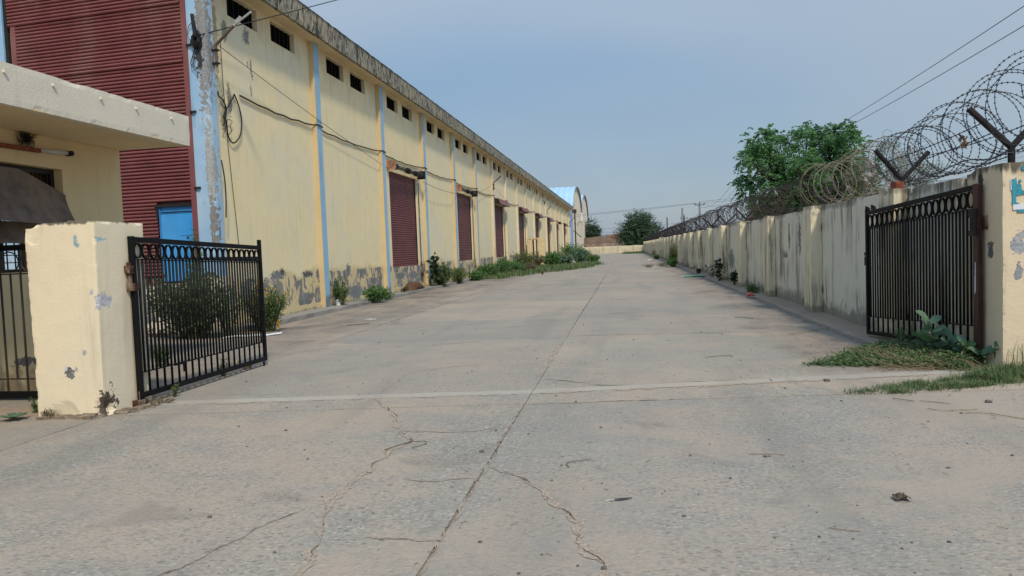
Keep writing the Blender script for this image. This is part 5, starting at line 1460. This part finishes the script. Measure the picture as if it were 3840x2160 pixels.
fb = [(-7.6 + rng.normal() * .7, 176 + rng.normal(), 4.4 + rng.normal() * .9, rng.uniform(.8, 1.2)) for i in range(12)] + [(-7.2, 176, 6.0, .7), (-6.0, 176, 4.2, .8), (-8.6, 176, 5.2, .9), (-8.4, 176, 3.2, 1.2), (-7, 176, 2.5, 1)]
tree('small_far_tree', 'smaller far tree beside the right edge of the arched sheds', fb, ((-7.6, 176, -.1), (-7.6, 176, 2.4)), (1.2, 5, .40, .14, .05), M['leaf_far'], rng, 50, 'pinnate', trunk_r=.2, limb_r=.09, flat_=1.0)

# end wall, ruined brick wall behind it
ew = MB(); rough_box(ew, -12, 3.9, 150.4, 150.7, -.1, 1.45, cell=(.5, .3, .3), amp=.03, edge=.10, freq=.8)
ewt = thing('end_wall', 'low cream wall closing the far end of the road', 'wall', (-4, 150.5, 0)); ew.build('wall', M['endwall'], ewt)
for x in (-9.8, -6.7, -3.9, -1.0, 1.9):
    MB().box(x - .2, x + .2, 150.25, 150.44, -.1, 1.48).build('pier', M['endwall'], ewt)
bwm = plaster('ruined_brick', (.20, .14, .11), (.26, .205, .165), (.07, .055, .05), .8, spots=[((-1.5, 168, 3.4), (1.6, 3, .8), (.27, .12, .085))])
bw2 = MB()
prof = [(-14, 0), (-14, 3.4), (-9, 3.5), (-7.2, 3.55), (-6.6, 3.65), (-4.2, 3.75), (-3.9, 4.0), (-1.2, 4.15), (0.6, 4.2), (3, 3.9), (6, 3.2), (9, 2.9), (9, 0)]
bw2.prism(prof, 168, 169.2, 'y')
rough_box(bw2, -14, 9, 166.2, 168.01, -.1, 2.0, cell=.6, amp=.14, edge=.4, freq=.6)
tag(bw2.build('ruined_wall', bwm), 'ruined brown brick wall with a broken top beyond the low cream wall', 'wall')
tag(MB().tube([(-9.3, 165, 0), (-9.25, 165, 4.0)], .07, 6).build('post', M['pole']), 'thin pale post beside the arched shed in front of the ruined brick wall', 'post')
sk = MB(); random.seed(77)
for i in range(60):
    x, y = random.uniform(-1.2, .7), random.uniform(148.2, 150.0); s_ = random.uniform(.12, .4)
    rough_box(sk, x - s_, x + s_, y - s_, y + s_, 0, s_ * random.uniform(.8, 2.2), cell=s_, amp=s_ * .3, edge=0, freq=2)
tag(sk.build('rubble_heap', M['endwall']), 'heap of pale broken wall rubble at the left foot of the bushy tree', 'rubble')

def bush(name, label, cat, x, y, z, rx, ry, h, stems, nleaf, ll, lw, mat, seed, group=None, spread=.8, stemmat='stem', flowers=0, twig=True, drop=.25):
    rng = np.random.default_rng(seed)
    t_ = thing(name, label, cat, (x, y, z), 0, group)
    mb = MB(); Ps = []; Ds = []; tips = []
    per = max(1, int(nleaf / stems))
    for s_ in range(stems):
        a = rng.uniform(0, 2 * math.pi); q = math.sqrt(rng.uniform(0, 1)) * spread
        b0 = np.array([x + .25 * rx * q * math.cos(a) + rng.normal() * .05 * rx, y + .25 * ry * q * math.sin(a), z - .03])
        hh = h * (1 - .45 * q * q) * rng.uniform(.6, 1.04)
        e = np.array([x + rx * q * math.cos(a) * rng.uniform(.8, 1.15), y + ry * q * math.sin(a), z + hh])
        m = (b0 + e) / 2 + np.array([rng.normal() * .06 * rx, rng.normal() * .06 * ry, .12 * h])
        if twig: mb.tube([b0, m, e], [.007 + .004 * h, .005 + .002 * h, .002], 4, caps=False)
        T = rng.uniform(.12, 1, per) ** .75
        p = (1 - T)[:, None] ** 2 * b0 + 2 * ((1 - T) * T)[:, None] * m + (T ** 2)[:, None] * e
        d = unit((e - b0) / np.linalg.norm(e - b0) * .35 + rng.normal(size=(per, 3)) * .75 + np.array([0, 0, .15]))
        p = p + d * rng.uniform(.0, .12, (per, 1)) * (rx + ry) * .5
        p[:, 2] = np.maximum(p[:, 2], z + .01)
        Ps.append(p); d[:, 2] -= drop * rng.uniform(0, 1, per); Ds.append(unit(d)); tips.append(e)
    if twig: mb.build('stems', M[stemmat], t_)
    P = np.concatenate(Ps); D = np.concatenate(Ds)
    V, F = leaf_quads(P, D, ll * rng.uniform(.55, 1.25, len(P)), lw * rng.uniform(.7, 1.2, len(P)), rng, fold=.12)
    np_obj('foliage', V, F, mat, t_)
    if flowers:
        k = rng.integers(0, len(tips), flowers); c = np.array(tips)[k] + rng.normal(size=(flowers, 3)) * np.array([.05, .05, .04])
        Pq = np.repeat(c, 5, 0); D5 = unit(rng.normal(size=(len(Pq), 3)) + np.array([0, 0, .4]))
        V, F = leaf_quads(Pq, D5, .028, .022, rng); np_obj('flower', V, F, M['flower'], t_)['kind'] = 'stuff'
    return t_
# left side
bush('flowering_bush', 'big leafy bush in front of the big shutter seen through the left gate leaf', 'bush', -8.3, 13.40, 0, 1.2, .5, 1.35, 56, 3000, .11, .048, M['leaf_bush'], 1, flowers=5)
bush('tall_weed', 'tall feathery weed rising before the blue corner pier above the bush', 'weed', -8.55, 13.95, 0, .30, .2, 2.1, 14, 900, .095, .022, M['leaf_weed'], 2)
bush('tall_weed', 'loose sprigs sticking out of the right side of the big leafy bush', 'weed', -7.75, 13.6, 0, .45, .3, 1.35, 12, 520, .085, .026, M['leaf_weed'], 22)
bush('flowering_bush', 'loose bush with yellow flowers beside the far end of the left gate leaf', 'bush', -7.36, 14.45, 0, .66, .45, 1.05, 56, 3200, .085, .022, M['leaf_bush'], 3, flowers=75)
fl = thing('flower_spike', 'low yellow flower spike at the right foot of the loose flowering bush', 'flower', (-7.05, 14.35, 0))
c = np.array([(-7.05, 14.35, .08 + .012 * i) for i in range(14)]) + np.random.default_rng(2).normal(size=(14, 3)) * .012
V, F = leaf_quads(np.repeat(c, 6, 0), unit(np.random.default_rng(3).normal(size=(84, 3))), .035, .028, np.random.default_rng(4)); np_obj('flower', V, F, M['flower'], fl)['kind'] = 'stuff'
MB().tube([(-7.06, 14.37, 0), (-7.05, 14.35, .25)], .006, 4).build('stem', M['stem'], fl)
bush('shrub', 'upright grey green shrub against the first tall pilaster above the kerb', 'shrub', -8.12, 20.5, .08, .30, .30, .86, 26, 1500, .075, .026, M['leaf_bush'], 4)
bush('shrub', 'low spreading broad leaved shrub on the kerb before the second pilaster', 'shrub', -7.75, 22.3, .08, .55, .5, .44, 26, 1000, .105, .05, M['leaf_weed'], 5)
bush('shrub', 'low ragged end of the broad leaved shrub trailing along the kerb to the right', 'shrub', -7.75, 23.6, .06, .3, .7, .20, 16, 420, .07, .03, M['leaf_weed'], 6)
bush('weed', 'tiny sprig on the kerb left of the brown soil heap', 'weed', -8.1, 26.7, .08, .22, .3, .2, 10, 150, .06, .025, M['leaf_dark'], 7)
bush('sapling', 'tall sapling with big round dark leaves right of the first shutter', 'sapling', -7.95, 30.6, .05, .30, .25, 1.72, 7, 75, .26, .17, M['leaf_dark'], 8, drop=.9)
bush('shrub', 'dark green shrub at the foot of the round leaved sapling', 'shrub', -7.9, 31.4, .05, .7, .6, .95, 40, 2200, .13, .06, M['leaf_bush'], 9)
bush('shrub', 'olive green shrub left of the second shutter', 'shrub', -7.75, 34.2, .05, .65, .9, .70, 34, 1700, .12, .035, M['leaf_weed2'], 10)
bush('shrub', 'low green shrub under the second shutter', 'shrub', -7.5, 37.3, .05, .6, .9, .42, 30, 1100, .13, .06, M['leaf_weed'], 11)
G_ = 'weeds crowding along the godown'
wl = [(-7.35, 39.6, 1.0, .75, .72, 'leaf_weed', 'bright green weed clump nearest the second shutter of the weed bank'), (-7.15, 43.2, 1.0, 1.1, .85, 'leaf_weed', 'bright green weed clump before the third shutter'),
      (-6.95, 46.8, 1.1, 1.2, .95, 'leaf_weed', 'tall green weed clump right of the third shutter'), (-6.85, 50.6, 1.1, 1.2, 1.15, 'leaf_weed2', 'tall yellowish weed clump beneath the fourth shutter'),
      (-6.2, 47.6, .8, .9, .68, 'leaf_dry', 'dry brown weed clump left of the porch wall'), (-6.6, 55.0, .9, 1.2, 1.15, 'leaf_dry', 'dry seeding weed clump against the porch wall'),
      (-5.9, 60.0, 1.0, 1.3, 1.0, 'leaf_weed', 'green weed clump just right of the porch wall'), (-5.0, 61.5, 1.1, 1.4, 1.05, 'leaf_grey', 'grey green weed clump in the middle of the far bank'),
      (-3.9, 66.5, 1.2, 1.5, 1.05, 'leaf_grey', 'broad grey green weed clump at the right of the far bank'), (-3.0, 72.5, .8, 1.1, .75, 'leaf_weed', 'small rounded weed clump at the right end of the far bank'),
      (-6.3, 92, 2.2, 3, 1.7, 'leaf_weed', 'dense dark weed clump below the blue strip at the godown end'), (-7.0, 74, 1.2, 3, 1.1, 'leaf_weed', 'weed clump beneath the sixth shutter'), (-4.6, 82, 1.6, 3, .9, 'leaf_weed2', 'pale weed clump behind the far bank')]
for i, (x, y, rx, ry, h, mt, lb) in enumerate(wl):
    bush('weed_clump', lb, 'weeds', x, y, 0, rx * .9, ry * .85, h * (1.05 + .25 * math.sin(i * 2.6)), 40, 1900, .15 if y < 56 else .22, .045 if y < 56 else .09, M[mt], 40 + i, G_, stemmat='stemdry' if 'dry' in mt else 'stem')
bush('weed', 'small lone weed tuft on the road edge in front of the dry clump', 'weed', -4.7, 42.5, 0, .16, .2, .26, 8, 160, .08, .03, M['leaf_dry'], 60)
# grass banks
def grass(name, label, poly, n, hgt, wid, mat, seed, z=0.0, lean=.5, clump=0):
    rng = np.random.default_rng(seed)
    P = np.array(poly); mn, mxx = P.min(0), P.max(0); pts = []
    def inside(q):
        x, y = q[:, 0], q[:, 1]; c = np.zeros(len(q), bool); j = len(P) - 1
        for i in range(len(P)):
            xi, yi, xj, yj = *P[i], *P[j]
            c ^= ((yi > y) != (yj > y)) & (x < (xj - xi) * (y - yi) / (yj - yi + 1e-12) + xi); j = i
        return c
    tot = 0
    while tot < n:
        q = rng.uniform(mn, mxx, (n * 3, 2))
        if clump:
            cc = rng.uniform(mn, mxx, (clump, 2)); q = cc[rng.integers(0, clump, n * 3)] + rng.normal(size=(n * 3, 2)) * max(.055, hgt * .7)
        q = q[inside(q)]; pts.append(q); tot += len(q)
    q = np.concatenate(pts)[:n]
    q = q + rng.normal(size=q.shape) * (rng.uniform(0, 1, (n, 1)) < .22) * max(.02, hgt * .9)
    base = np.concatenate([q, np.full((n, 1), z)], 1)
    a = rng.uniform(0, 2 * np.pi, n); d = np.stack([np.cos(a), np.sin(a), np.zeros(n)], 1)
    h = hgt * rng.uniform(.45, 1.15, n)[:, None]; s = np.stack([-np.sin(a), np.cos(a), np.zeros(n)], 1) * wid * .5
    ln = lean * rng.uniform(.2, 1.3, n)[:, None]
    mid = base + np.array([0, 0, 1]) * h * .6 + d * h * ln * .35; tip = base + np.array([0, 0, 1]) * h * (1 - .35 * np.minimum(ln, 1)) + d * h * ln
    V = np.stack([base - s, base + s, mid + s * .7, mid - s * .7, tip], 1)
    F1 = (np.arange(n)[:, None] * 5 + np.array([[0, 1, 2, 3]])); 
    V = V.reshape(-1, 3)
    # tip as a degenerate-free quad: use mid pair and tip pair
    tip2 = np.concatenate([tip, tip + s * .12], 0)
    V = np.concatenate([V, tip + s * .12], 0)
    F2 = np.stack([np.arange(n) * 5 + 3, np.arange(n) * 5 + 2, 5 * n + np.arange(n), np.arange(n) * 5 + 4], 1)
    o = np_obj(name, V, np.concatenate([F1, F2]), mat)
    return tag(o, label, 'grass', kind='stuff')
grass('grass', 'short green grass fringing the weed bank along the far roadside', [(-7.6, 38), (-6.4, 38), (-5.4, 42), (-5.2, 46), (-4.0, 47), (-2.4, 54), (-1.9, 62), (-2.6, 66), (-5, 60), (-6.6, 58), (-7.8, 60)], 9000, .34, .03, M['grass'], 5, clump=260)
grass('grass', 'strip of short green grass running from the right gate pillar onto the concrete', [(2.02, 7.46), (2.4, 7.75), (2.9, 8.0), (3.4, 8.25), (3.95, 8.62), (4.9, 8.7), (4.9, 8.25), (4.4, 8.2), (3.8, 7.93), (3.3, 7.72), (2.7, 7.50), (2.3, 7.40)], 7500, .075, .0055, M['grass'], 6, z=-.005, lean=1.0, clump=210)
grass('grass', 'longer mixed green and straw grass at the foot of the right gate pillar', [(3.3, 8.05), (3.7, 8.5), (4.0, 8.66), (5.0, 8.68), (5.0, 8.3), (4.2, 8.2), (3.6, 7.95)], 3200, .14, .006, M['grass'], 8, z=-.005, lean=.9, clump=120)
grass('grass', 'tall straw grass blades against the front of the right gate pillar', [(4.0, 8.5), (4.0, 8.68), (5.0, 8.68), (5.0, 8.5)], 160, .42, .006, M['grass'], 9, lean=.6)
# creeping weeds in front of the right leaf
rng = np.random.default_rng(61)
cp_ = [(2.05, 9.18), (2.4, 9.45), (2.75, 9.98), (3.2, 10.4), (3.5, 10.55), (3.75, 10.2), (3.85, 9.6), (3.9, 9.1), (3.6, 8.6), (3.34, 8.78), (2.84, 8.98), (2.43, 9.08)]
def in_poly(q, P):
    P = np.array(P); x, y = q[:, 0], q[:, 1]; c = np.zeros(len(q), bool); j = len(P) - 1
    for i in range(len(P)):
        xi, yi, xj, yj = *P[i], *P[j]
        c ^= ((yi > y) != (yj > y)) & (x < (xj - xi) * (y - yi) / (yj - yi + 1e-12) + xi); j = i
    return c
q = rng.uniform((2.0, 8.5), (4.0, 10.6), (60000, 2)); q = q[in_poly(q, cp_)][:8200]
q = q + rng.normal(size=q.shape) * (rng.uniform(0, 1, (len(q), 1)) < .25) * .07; q = q[q[:, 0] < 3.89]
hh = .03 + .12 * np.clip((q[:, 0] - 2.2) / 1.6, 0, 1)
P = np.concatenate([q, (rng.uniform(0, 1, len(q)) ** 1.5 * hh)[:, None] + .005], 1)
D = unit(rng.normal(size=(len(q), 3)) * np.array([1, 1, .5]) + np.array([0, 0, .25]))
V, F = leaf_quads(P, D, .05 * rng.uniform(.5, 1.3, len(q)), .022, rng, fold=.1)
cw_ = thing('creeping_weeds', 'mat of creeping green weeds with brown runners before the right gate leaf', 'weeds', (3.2, 9.3, 0)); cw_['kind'] = 'stuff'
np_obj('foliage', V, F, M['creeper'], cw_)
mb = MB(); random.seed(8)
for i in range(320):
    t_ = random.random(); a = Vector((random.uniform(2.9, 3.9), random.uniform(8.62, 9.9), .02)); 
    p = [a]; d = Vector((-1, random.gauss(0.1, .4), random.gauss(.1, .1)))
    for k in range(5):
        d = (d + Vector((random.gauss(0, .3), random.gauss(0, .3), random.gauss(0, .2)))).normalized(); e = p[-1] + d * random.uniform(.04, .09); e.z = min(max(e.z, .012), .13); p.append(e)
    mb.tube(p, .0032, 3, caps=False)
mb.build('runners', M['stemdry'], cw_)
# broad grey-green leaves of the milkweed at the right leaf
def broad_leaf(mb, base, d, ln, wd, nrm):
    d = Vector(d).normalized(); s_ = d.cross(Vector(nrm)).normalized(); n_ = s_.cross(d)
    rows = 7; v = []
    for i in range(rows + 1):
        t_ = i / rows; w2 = wd * (math.sin(math.pi * min(1, t_ * .94 + .05)) ** .7) * (.55 + .6 * t_) * .62
        c = Vector(base) + d * ln * t_ - n_ * ln * .18 * t_ * t_
        if i == rows: w2 = wd * .06
        v += [c - s_ * w2 + n_ * w2 * .28, c, c + s_ * w2 + n_ * w2 * .28]
    f = []
    for i in range(rows):
        for k in (0, 1): f.append((i * 3 + k, i * 3 + k + 1, i * 3 + k + 4, i * 3 + k + 3))
    mb.add(v, f)
def milkweed(label, stems, seed):
    random.seed(seed)
    t_ = thing('milkweed', label, 'plant', stems[0][0], 0, 'broad leaved plants by the right gate leaf')
    sm = MB()
    leaf = None
    for (b0, e, n, ln) in stems:
        b0 = Vector(b0); e = Vector(e); sm.tube([b0, b0.lerp(e, .5) + Vector((0, 0, .02)), e], [.009, .007, .005], 6)
        for i in range(n):
            t_a = (i + 1) / n; p = b0.lerp(e, .25 + .75 * t_a); a = i * 2.4 + random.uniform(-.3, .3)
            d = Vector((math.cos(a), math.sin(a) - .45, .55 + .5 * t_a)); l_ = MB()
            broad_leaf(l_, p, d, ln * random.uniform(.8, 1.1), ln * .52, Vector((-.2 * math.cos(a), -.6, .8)))
            l_.build('leaf', M['leaf_grey'] if random.random() > .25 else M['leaf_weed'], t_, smooth=True)
    sm.build('stem', M['stem'], t_)
milkweed('tallest broad leaved milkweed in front of the right gate leaf', [((3.68, 9.58, 0), (3.56, 9.50, .46), 10, .19), ((3.72, 9.55, 0), (3.76, 9.38, .24), 7, .18), ((3.66, 9.62, 0), (3.5, 9.7, .26), 6, .17)], 3)
milkweed('low broad leaved milkweed near the hinge post of the right gate leaf', [((3.90, 9.28, 0), (3.78, 9.10, .22), 8, .16), ((3.93, 9.22, 0), (3.90, 8.98, .13), 6, .16)], 5)
milkweed('small milkweed sprig growing beside the red brown hinge post at the pillar', [((4.02, 8.93, 0.0), (3.965, 8.80, .24), 4, .10)], 7)
milkweed('dark milkweed standing behind the bars of the right gate leaf', [((4.0, 9.95, 0), (3.97, 9.9, .55), 8, .16), ((3.9, 10.0, 0), (3.86, 9.95, .35), 5, .15)], 9)
bush('weed', 'dark tangle of small weeds between the two milkweeds under the right gate leaf', 'weed', 3.82, 9.15, 0, .22, .2, .26, 24, 620, .05, .02, M['leaf_bush'], 66)
bush('weed', 'thin sprigs growing behind the lower rail of the right gate leaf', 'weed', 3.7, 10.6, 0, .25, .4, .30, 14, 260, .04, .018, M['leaf_weed'], 67)
# right wall plants
bush('wall_plant', 'upright leafy plant with drooping dark leaves, taller of the pair by the wall', 'plant', 3.55, 29.3, 0, .16, .2, 1.06, 5, 110, .15, .085, M['leaf_dark'], 70, drop=1.0)
bush('wall_plant', 'slim leafy sprig leaning before a cream pilaster behind the taller wall plant', 'plant', 3.38, 30.6, 0.1, .22, .2, .72, 3, 30, .13, .07, M['leaf_dark'], 71, drop=1.0)
bush('wall_plant', 'leafy plant tucked beside a pilaster, nearer and shorter of the pair by the wall', 'plant', 3.70, 26.5, 0, .13, .25, .68, 6, 120, .12, .07, M['leaf_dark'], 72, drop=.9)
bush('wall_weed', 'tall olive weed clump against the far part of the boundary wall', 'weeds', 3.1, 49, 0, .42, .8, 1.5, 36, 2000, .13, .035, M['leaf_weed2'], 73)
bush('wall_weed', 'dark green foot of the tall olive weed clump by the wall', 'weeds', 2.95, 48.6, 0, .36, .6, .65, 26, 1100, .15, .06, M['leaf_weed'], 74)
bush('wall_weed', 'low matted weed between two near pilasters of the boundary wall', 'weeds', 3.62, 22.3, 0, .22, .55, .20, 20, 650, .07, .03, M['leaf_bush'], 75)
bush('wall_weed', 'small round weed at the wall foot in the far run of pilasters', 'weeds', 3.15, 76, 0, .38, .8, .5, 22, 800, .16, .06, M['leaf_weed'], 76)
bush('dry_brush', 'pile of dry reddish branches on the road before the tall olive weed', 'branches', 1.55, 50, 0, .7, .4, .26, 46, 120, .08, .02, M['leaf_dry'], 77, stemmat='stemdry')
bush('dry_brush', 'low dry litter and weeds along the wall foot beside the olive weed', 'branches', 2.5, 51, 0, .6, .7, .22, 30, 400, .08, .03, M['leaf_dry'], 78, stemmat='stemdry')
bush('wall_weed', 'dry creeper sprawling up the far end of the boundary wall', 'weeds', 3.35, 88, 0, .3, 1.5, .9, 20, 260, .12, .04, M['leaf_dry'], 79, stemmat='stemdry')
grass('grass', 'patch of short grass at the far end of the road under the bushy tree', [(-.2, 132), (3.2, 132), (3.4, 146), (0, 148)], 4500, .3, .07, M['grass'], 15)
# near left gate
bush('weed', 'thin weeds with small flowers under the left gate leaf near its lower rail', 'weed', -5.2, 8.95, 0, .10, .18, .26, 8, 130, .035, .016, M['leaf_weed2'], 80, flowers=3)
bush('weed', 'reddish sprigs under the left gate leaf nearer its free end', 'weed', -5.16, 9.5, 0, .08, .16, .14, 10, 90, .03, .014, M['leaf_dry'], 81, stemmat='stemdry')
bush('weed', 'bushy weed on the concrete behind the left gate leaf near its hinge', 'weed', -6.7, 9.9, 0, .16, .2, .36, 14, 380, .05, .022, M['leaf_bush'], 82)
bush('weed', 'small weed beside the hinge foot of the left gate leaf', 'weed', -5.02, 7.6, 0, .07, .1, .18, 6, 60, .04, .015, M['leaf_weed2'], 83)
bush('weed', 'small green sprig growing at the left foot of the chipped gate pillar', 'weed', -6.06, 6.85, 0, .09, .09, .17, 9, 130, .045, .014, M['leaf_weed'], 84)
mb = MB(); random.seed(6)
for i in range(13):
    a = i * 2.39; d = Vector((math.cos(a), math.sin(a), .45)); broad_leaf(mb, Vector((-6.03, 6.5, .015)), d, random.uniform(.11, .16), .05, (0, 0, 1))
rs = thing('rosette_weed', 'flat rosette weed on the ground left of the chipped gate pillar', 'weed', (-6.03, 6.5, 0)); mb.build('foliage', M['leaf_grey'], rs)
bush('weed', 'dry grass tuft at the left front foot of the chipped gate pillar', 'weed', -5.72, 6.58, 0, .10, .05, .09, 26, 120, .05, .006, M['leaf_dry'], 85, stemmat='stemdry')
bush('weed', 'brown dead sprigs at the hinge foot beside the rubble', 'weed', -4.95, 7.25, 0, .22, .16, .07, 30, 60, .03, .01, M['leaf_dry'], 86, stemmat='stemdry')
bush('weed', 'dry weeds along the foot of the plinth behind the left gate', 'weed', -9.6, 13.9, 0, .7, .2, .16, 22, 500, .05, .02, M['leaf_dry'], 87, stemmat='stemdry')

# ------------------------------------------------------------------ litter and small things
sh_ = MB(); rough_box(sh_, -8.38, -7.98, 27.3, 29.3, .02, .36, cell=.08, amp=.05, edge=.22, freq=3, dents=[((-8.0, 27.3, .36), .7, (0, 0, -.22)), ((-8.0, 29.3, .36), .6, (0, 0, -.22))])
tag(sh_.build('soil_heap', M['soil'], smooth=True), 'heap of brown soil on the kerb below the first shutter', 'soil heap')
cu = MB().tube([(-8.18, 20.45, .08), (-8.18, 20.45, .27)], [.075, .085], 12)
tag(cu.build('plastic_pot', M['white']), 'small white plastic pot on the kerb at the foot of the first pilaster', 'pot')
pp = MB(); v = []
for i in range(15):
    t_ = i / 14; x = -7.5 + 1.35 * t_; y = 13.28 + .5 * t_ + .06 * math.sin(t_ * 7)
    w2 = .035 + .02 * math.sin(t_ * 9)
    z = .012 + .015 * abs(math.sin(t_ * 8))
    v += [(x, y - w2, z), (x, y + w2, z + .02)]
pp.add([(x * .70 - 2.42, y - .02, z) for x, y, z in v], [(2 * i, 2 * i + 2, 2 * i + 3, 2 * i + 1) for i in range(14)])
tag(pp.build('paper_strip', M['white']), 'crumpled white paper strip on the concrete behind the free end of the left gate leaf', 'paper')
def crumple(name, label, cat, x, y, sx, sy, sz, mat, seed, z=0.0):
    mb = MB(); N = 7; v = []
    for i in range(N + 1):
        for j in range(N + 1):
            u, w2 = i / N - .5, j / N - .5
            q = Vector((u * 5, w2 * 5, seed))
            v.append((x + u * sx + .12 * sx * noise.noise(q), y + w2 * sy + .12 * sy * noise.noise(q + Vector((7, 0, 0))), z + .004 + sz * (.5 + .6 * noise.noise(q * .7 + Vector((0, 9, 0)))) * (1 - (2 * u) ** 2 * .6)))
    mb.add(v, [(i * 8 + j, (i + 1) * 8 + j, (i + 1) * 8 + j + 1, i * 8 + j + 1) for i in range(N) for j in range(N)])
    return tag(mb.build(name, mat), label, cat)
crumple('dry_leaf', 'curled dry brown leaf lying alone on the right foreground concrete', 'leaf', 1.51, 4.44, .085, .075, .05, M['dryleaf'], 3)
crumple('wrapper', 'crumpled red wrapper on the road near the second wall pilaster', 'litter', 3.25, 20.3, .22, .26, .16, M['red'], 5)
crumple('plastic_sheet', 'green and white plastic scrap at the wall foot left of the taller wall plant', 'litter', 3.0, 33.8, .9, .9, .08, M['greenp'], 8)
crumple('paper_scrap', 'white paper scrap on the road at the right of the far bank', 'litter', 2.35, 72, .5, .9, .10, M['white'], 9)
crumple('paper_scrap', 'white scrap on the kerb in front of the dry weed clump', 'litter', -5.6, 44.6, .4, .4, .08, M['white'], 10)
crumple('paper_scrap', 'tiny white scrap on the side concrete left of the first pilaster kerb', 'litter', -5.9, 16.6, .28, .10, .02, M['white'], 11)
jk = MB(); rough_box(jk, 3.45, 3.62, 37.2, 37.6, 0, .22, cell=.07, amp=.03, edge=.02, freq=5)
tag(jk.build('drain_block', M['grime']), 'small dark drain block at the wall foot in the middle run of pilasters', 'block')
fe = MB(); v = []
for i in range(11):
    t_ = i / 10; w2 = .011 * math.sin(math.pi * min(1, .12 + t_ * .95)) ** .6 + .001
    x = -.105 + .105 * t_; y = 4.36 + .05 * t_ * .6
    v += [(x, y - w2, .008), (x + .002, y, .015), (x, y + w2, .008)]
fe.add(v, [(i * 3 + k, (i + 1) * 3 + k, (i + 1) * 3 + k + 1, i * 3 + k + 1) for i in range(10) for k in (0, 1)])
ft = thing('feather', 'dark bird feather lying on the concrete in the right foreground', 'feather', (-.05, 4.38, 0)); fe.build('vane', M['feather'], ft)
MB().tube([(-.16, 4.34, .006), (0.0, 4.392, .014)], .002, 4).build('quill', M['tube_l'], ft)
def twig(label, pts, r_=.004, mat='twig'):
    tag(MB().tube(smooth_path(pts, 4), r_, 5).build('twig', M[mat]), label, 'twig', 'twigs on the ground')
twig('long pale twig, left of the two on the sandy ground by the right grass', [(2.52, 6.78, .01), (2.6, 6.70, .012), (2.78, 6.72, .012), (2.9, 6.74, .01)], .0035)
twig('long pale twig, right of the two on the sandy ground by the right grass', [(2.75, 6.62, .01), (2.9, 6.58, .014), (3.0, 6.48, .012), (3.1, 6.38, .01)], .0038)
twig('hooked brown twig on the crack left of the centre joint', [(-1.86, 5.42, .01), (-1.74, 5.62, .012), (-1.62, 5.66, .014), (-1.58, 5.6, .012), (-1.66, 5.48, .01)], .0028, 'vine')
twig('thin curled twig right of the centre joint in the foreground', [(-.42, 5.02, .008), (-.44, 5.1, .01), (-.36, 5.16, .01), (-.28, 5.2, .008)], .003, 'stemdry')
twig('dark straight twig on the road near the right gate leaf', [(1.0, 9.9, .01), (1.15, 9.97, .012), (1.34, 10.02, .01)], .0032, 'vine')
twig('dark bent twig on the road midway to the right wall', [(2.1, 15.1, .01), (2.25, 14.95, .02), (2.4, 14.75, .01)], .005, 'vine')
twig('long dry twig on the road just left of the right gate leaf end', [(2.5, 12.2, .01), (2.8, 12.35, .02), (3.05, 12.65, .02), (3.3, 12.9, .02)], .004, 'stemdry')
twig('short dark twig on the side concrete left of the kerb', [(-5.95, 15.3, .01), (-5.7, 15.4, .012), (-5.55, 15.55, .01)], .007, 'vine')
twig('thin pale straw in the right middle foreground', [(.82, 5.35, .008), (.95, 5.36, .01), (1.06, 5.34, .008)], .003)
twig('pale straw lying near the bottom right of the concrete', [(1.0, 3.98, .008), (1.06, 3.95, .01), (1.14, 3.94, .008)], .003)
twig('short brown twig below the grass strip on the right', [(2.38, 7.2, .01), (2.43, 7.14, .016), (2.52, 7.08, .01)], .0035, 'stemdry')
twig('pale split twig below the middle of the grass strip', [(2.58, 7.10, .01), (2.7, 7.02, .012), (2.78, 6.98, .01)], .004)
def stone(label, x, y, s_, mat='stone'):
    m_ = MB(); rough_box(m_, x - s_, x + s_, y - s_ * .8, y + s_ * .8, -.004, s_ * .9, cell=s_ * .5, amp=s_ * .18, edge=s_ * .5, freq=.6 / s_)
    tag(m_.build('stone', M[mat], smooth=True), label, 'stone', 'stones on the concrete')
stone('dark stone on the sandy ground at the right edge by the grass', 3.12, 7.05, .028)
stone('grey stone on the concrete just below the creeping weeds', 2.05, 8.15, .030)
stone('dark stone on the left foreground concrete beside the long crack', -2.45, 3.98, .013)
stone('grey stone near the centre joint above the middle of the foreground', -1.1, 5.4, .018)
stone('dark stone low in the centre foreground left of the feather', -.78, 3.7, .012)
stone('dark stone at the bottom of the right crack', -.14, 3.42, .013)
stone('brown stone near the bottom right foreground', .28, 4.12, .010)
stone('grey stone on the right foreground concrete above the dry leaf', .92, 5.3, .014)
random.seed(44); pb = MB()
for i in range(420):
    y = 2.6 + 12 * random.random() ** 1.6; x = random.uniform(-.62, .55) * y + random.uniform(-.3, .3)
    if x > 3.6 or x < -5: continue
    s_ = (.002 + .0055 * random.random() ** 3) * (1 + y * .05)
    rough_box(pb, x - s_, x + s_, y - s_, y + s_, -.002, s_ * 1.1, cell=s_ * 2, amp=s_ * .5, edge=0, freq=40)
tag(pb.build('gravel', M['stone']), 'scattered tiny gravel over the concrete', 'gravel', kind='stuff')
random.seed(45); pb = MB()
for i in range(200):
    y = 3 + 22 * random.random() ** 1.5; x = random.uniform(-.5, .5) * y
    if x > 3.6 or x < -7.5: continue
    a = random.uniform(0, 3.14); l_ = random.uniform(.005, .022) * (1 + y * .04)
    d = Vector((math.cos(a), math.sin(a), 0)) * l_
    pb.bar(Vector((x, y, .006)) - d, Vector((x, y, .008)) + d, .0018 + .0014 * random.random(), .002)
tag(pb.build('straw', M['stemdry']), 'scattered bits of straw and dry leaf over the road', 'litter', kind='stuff')
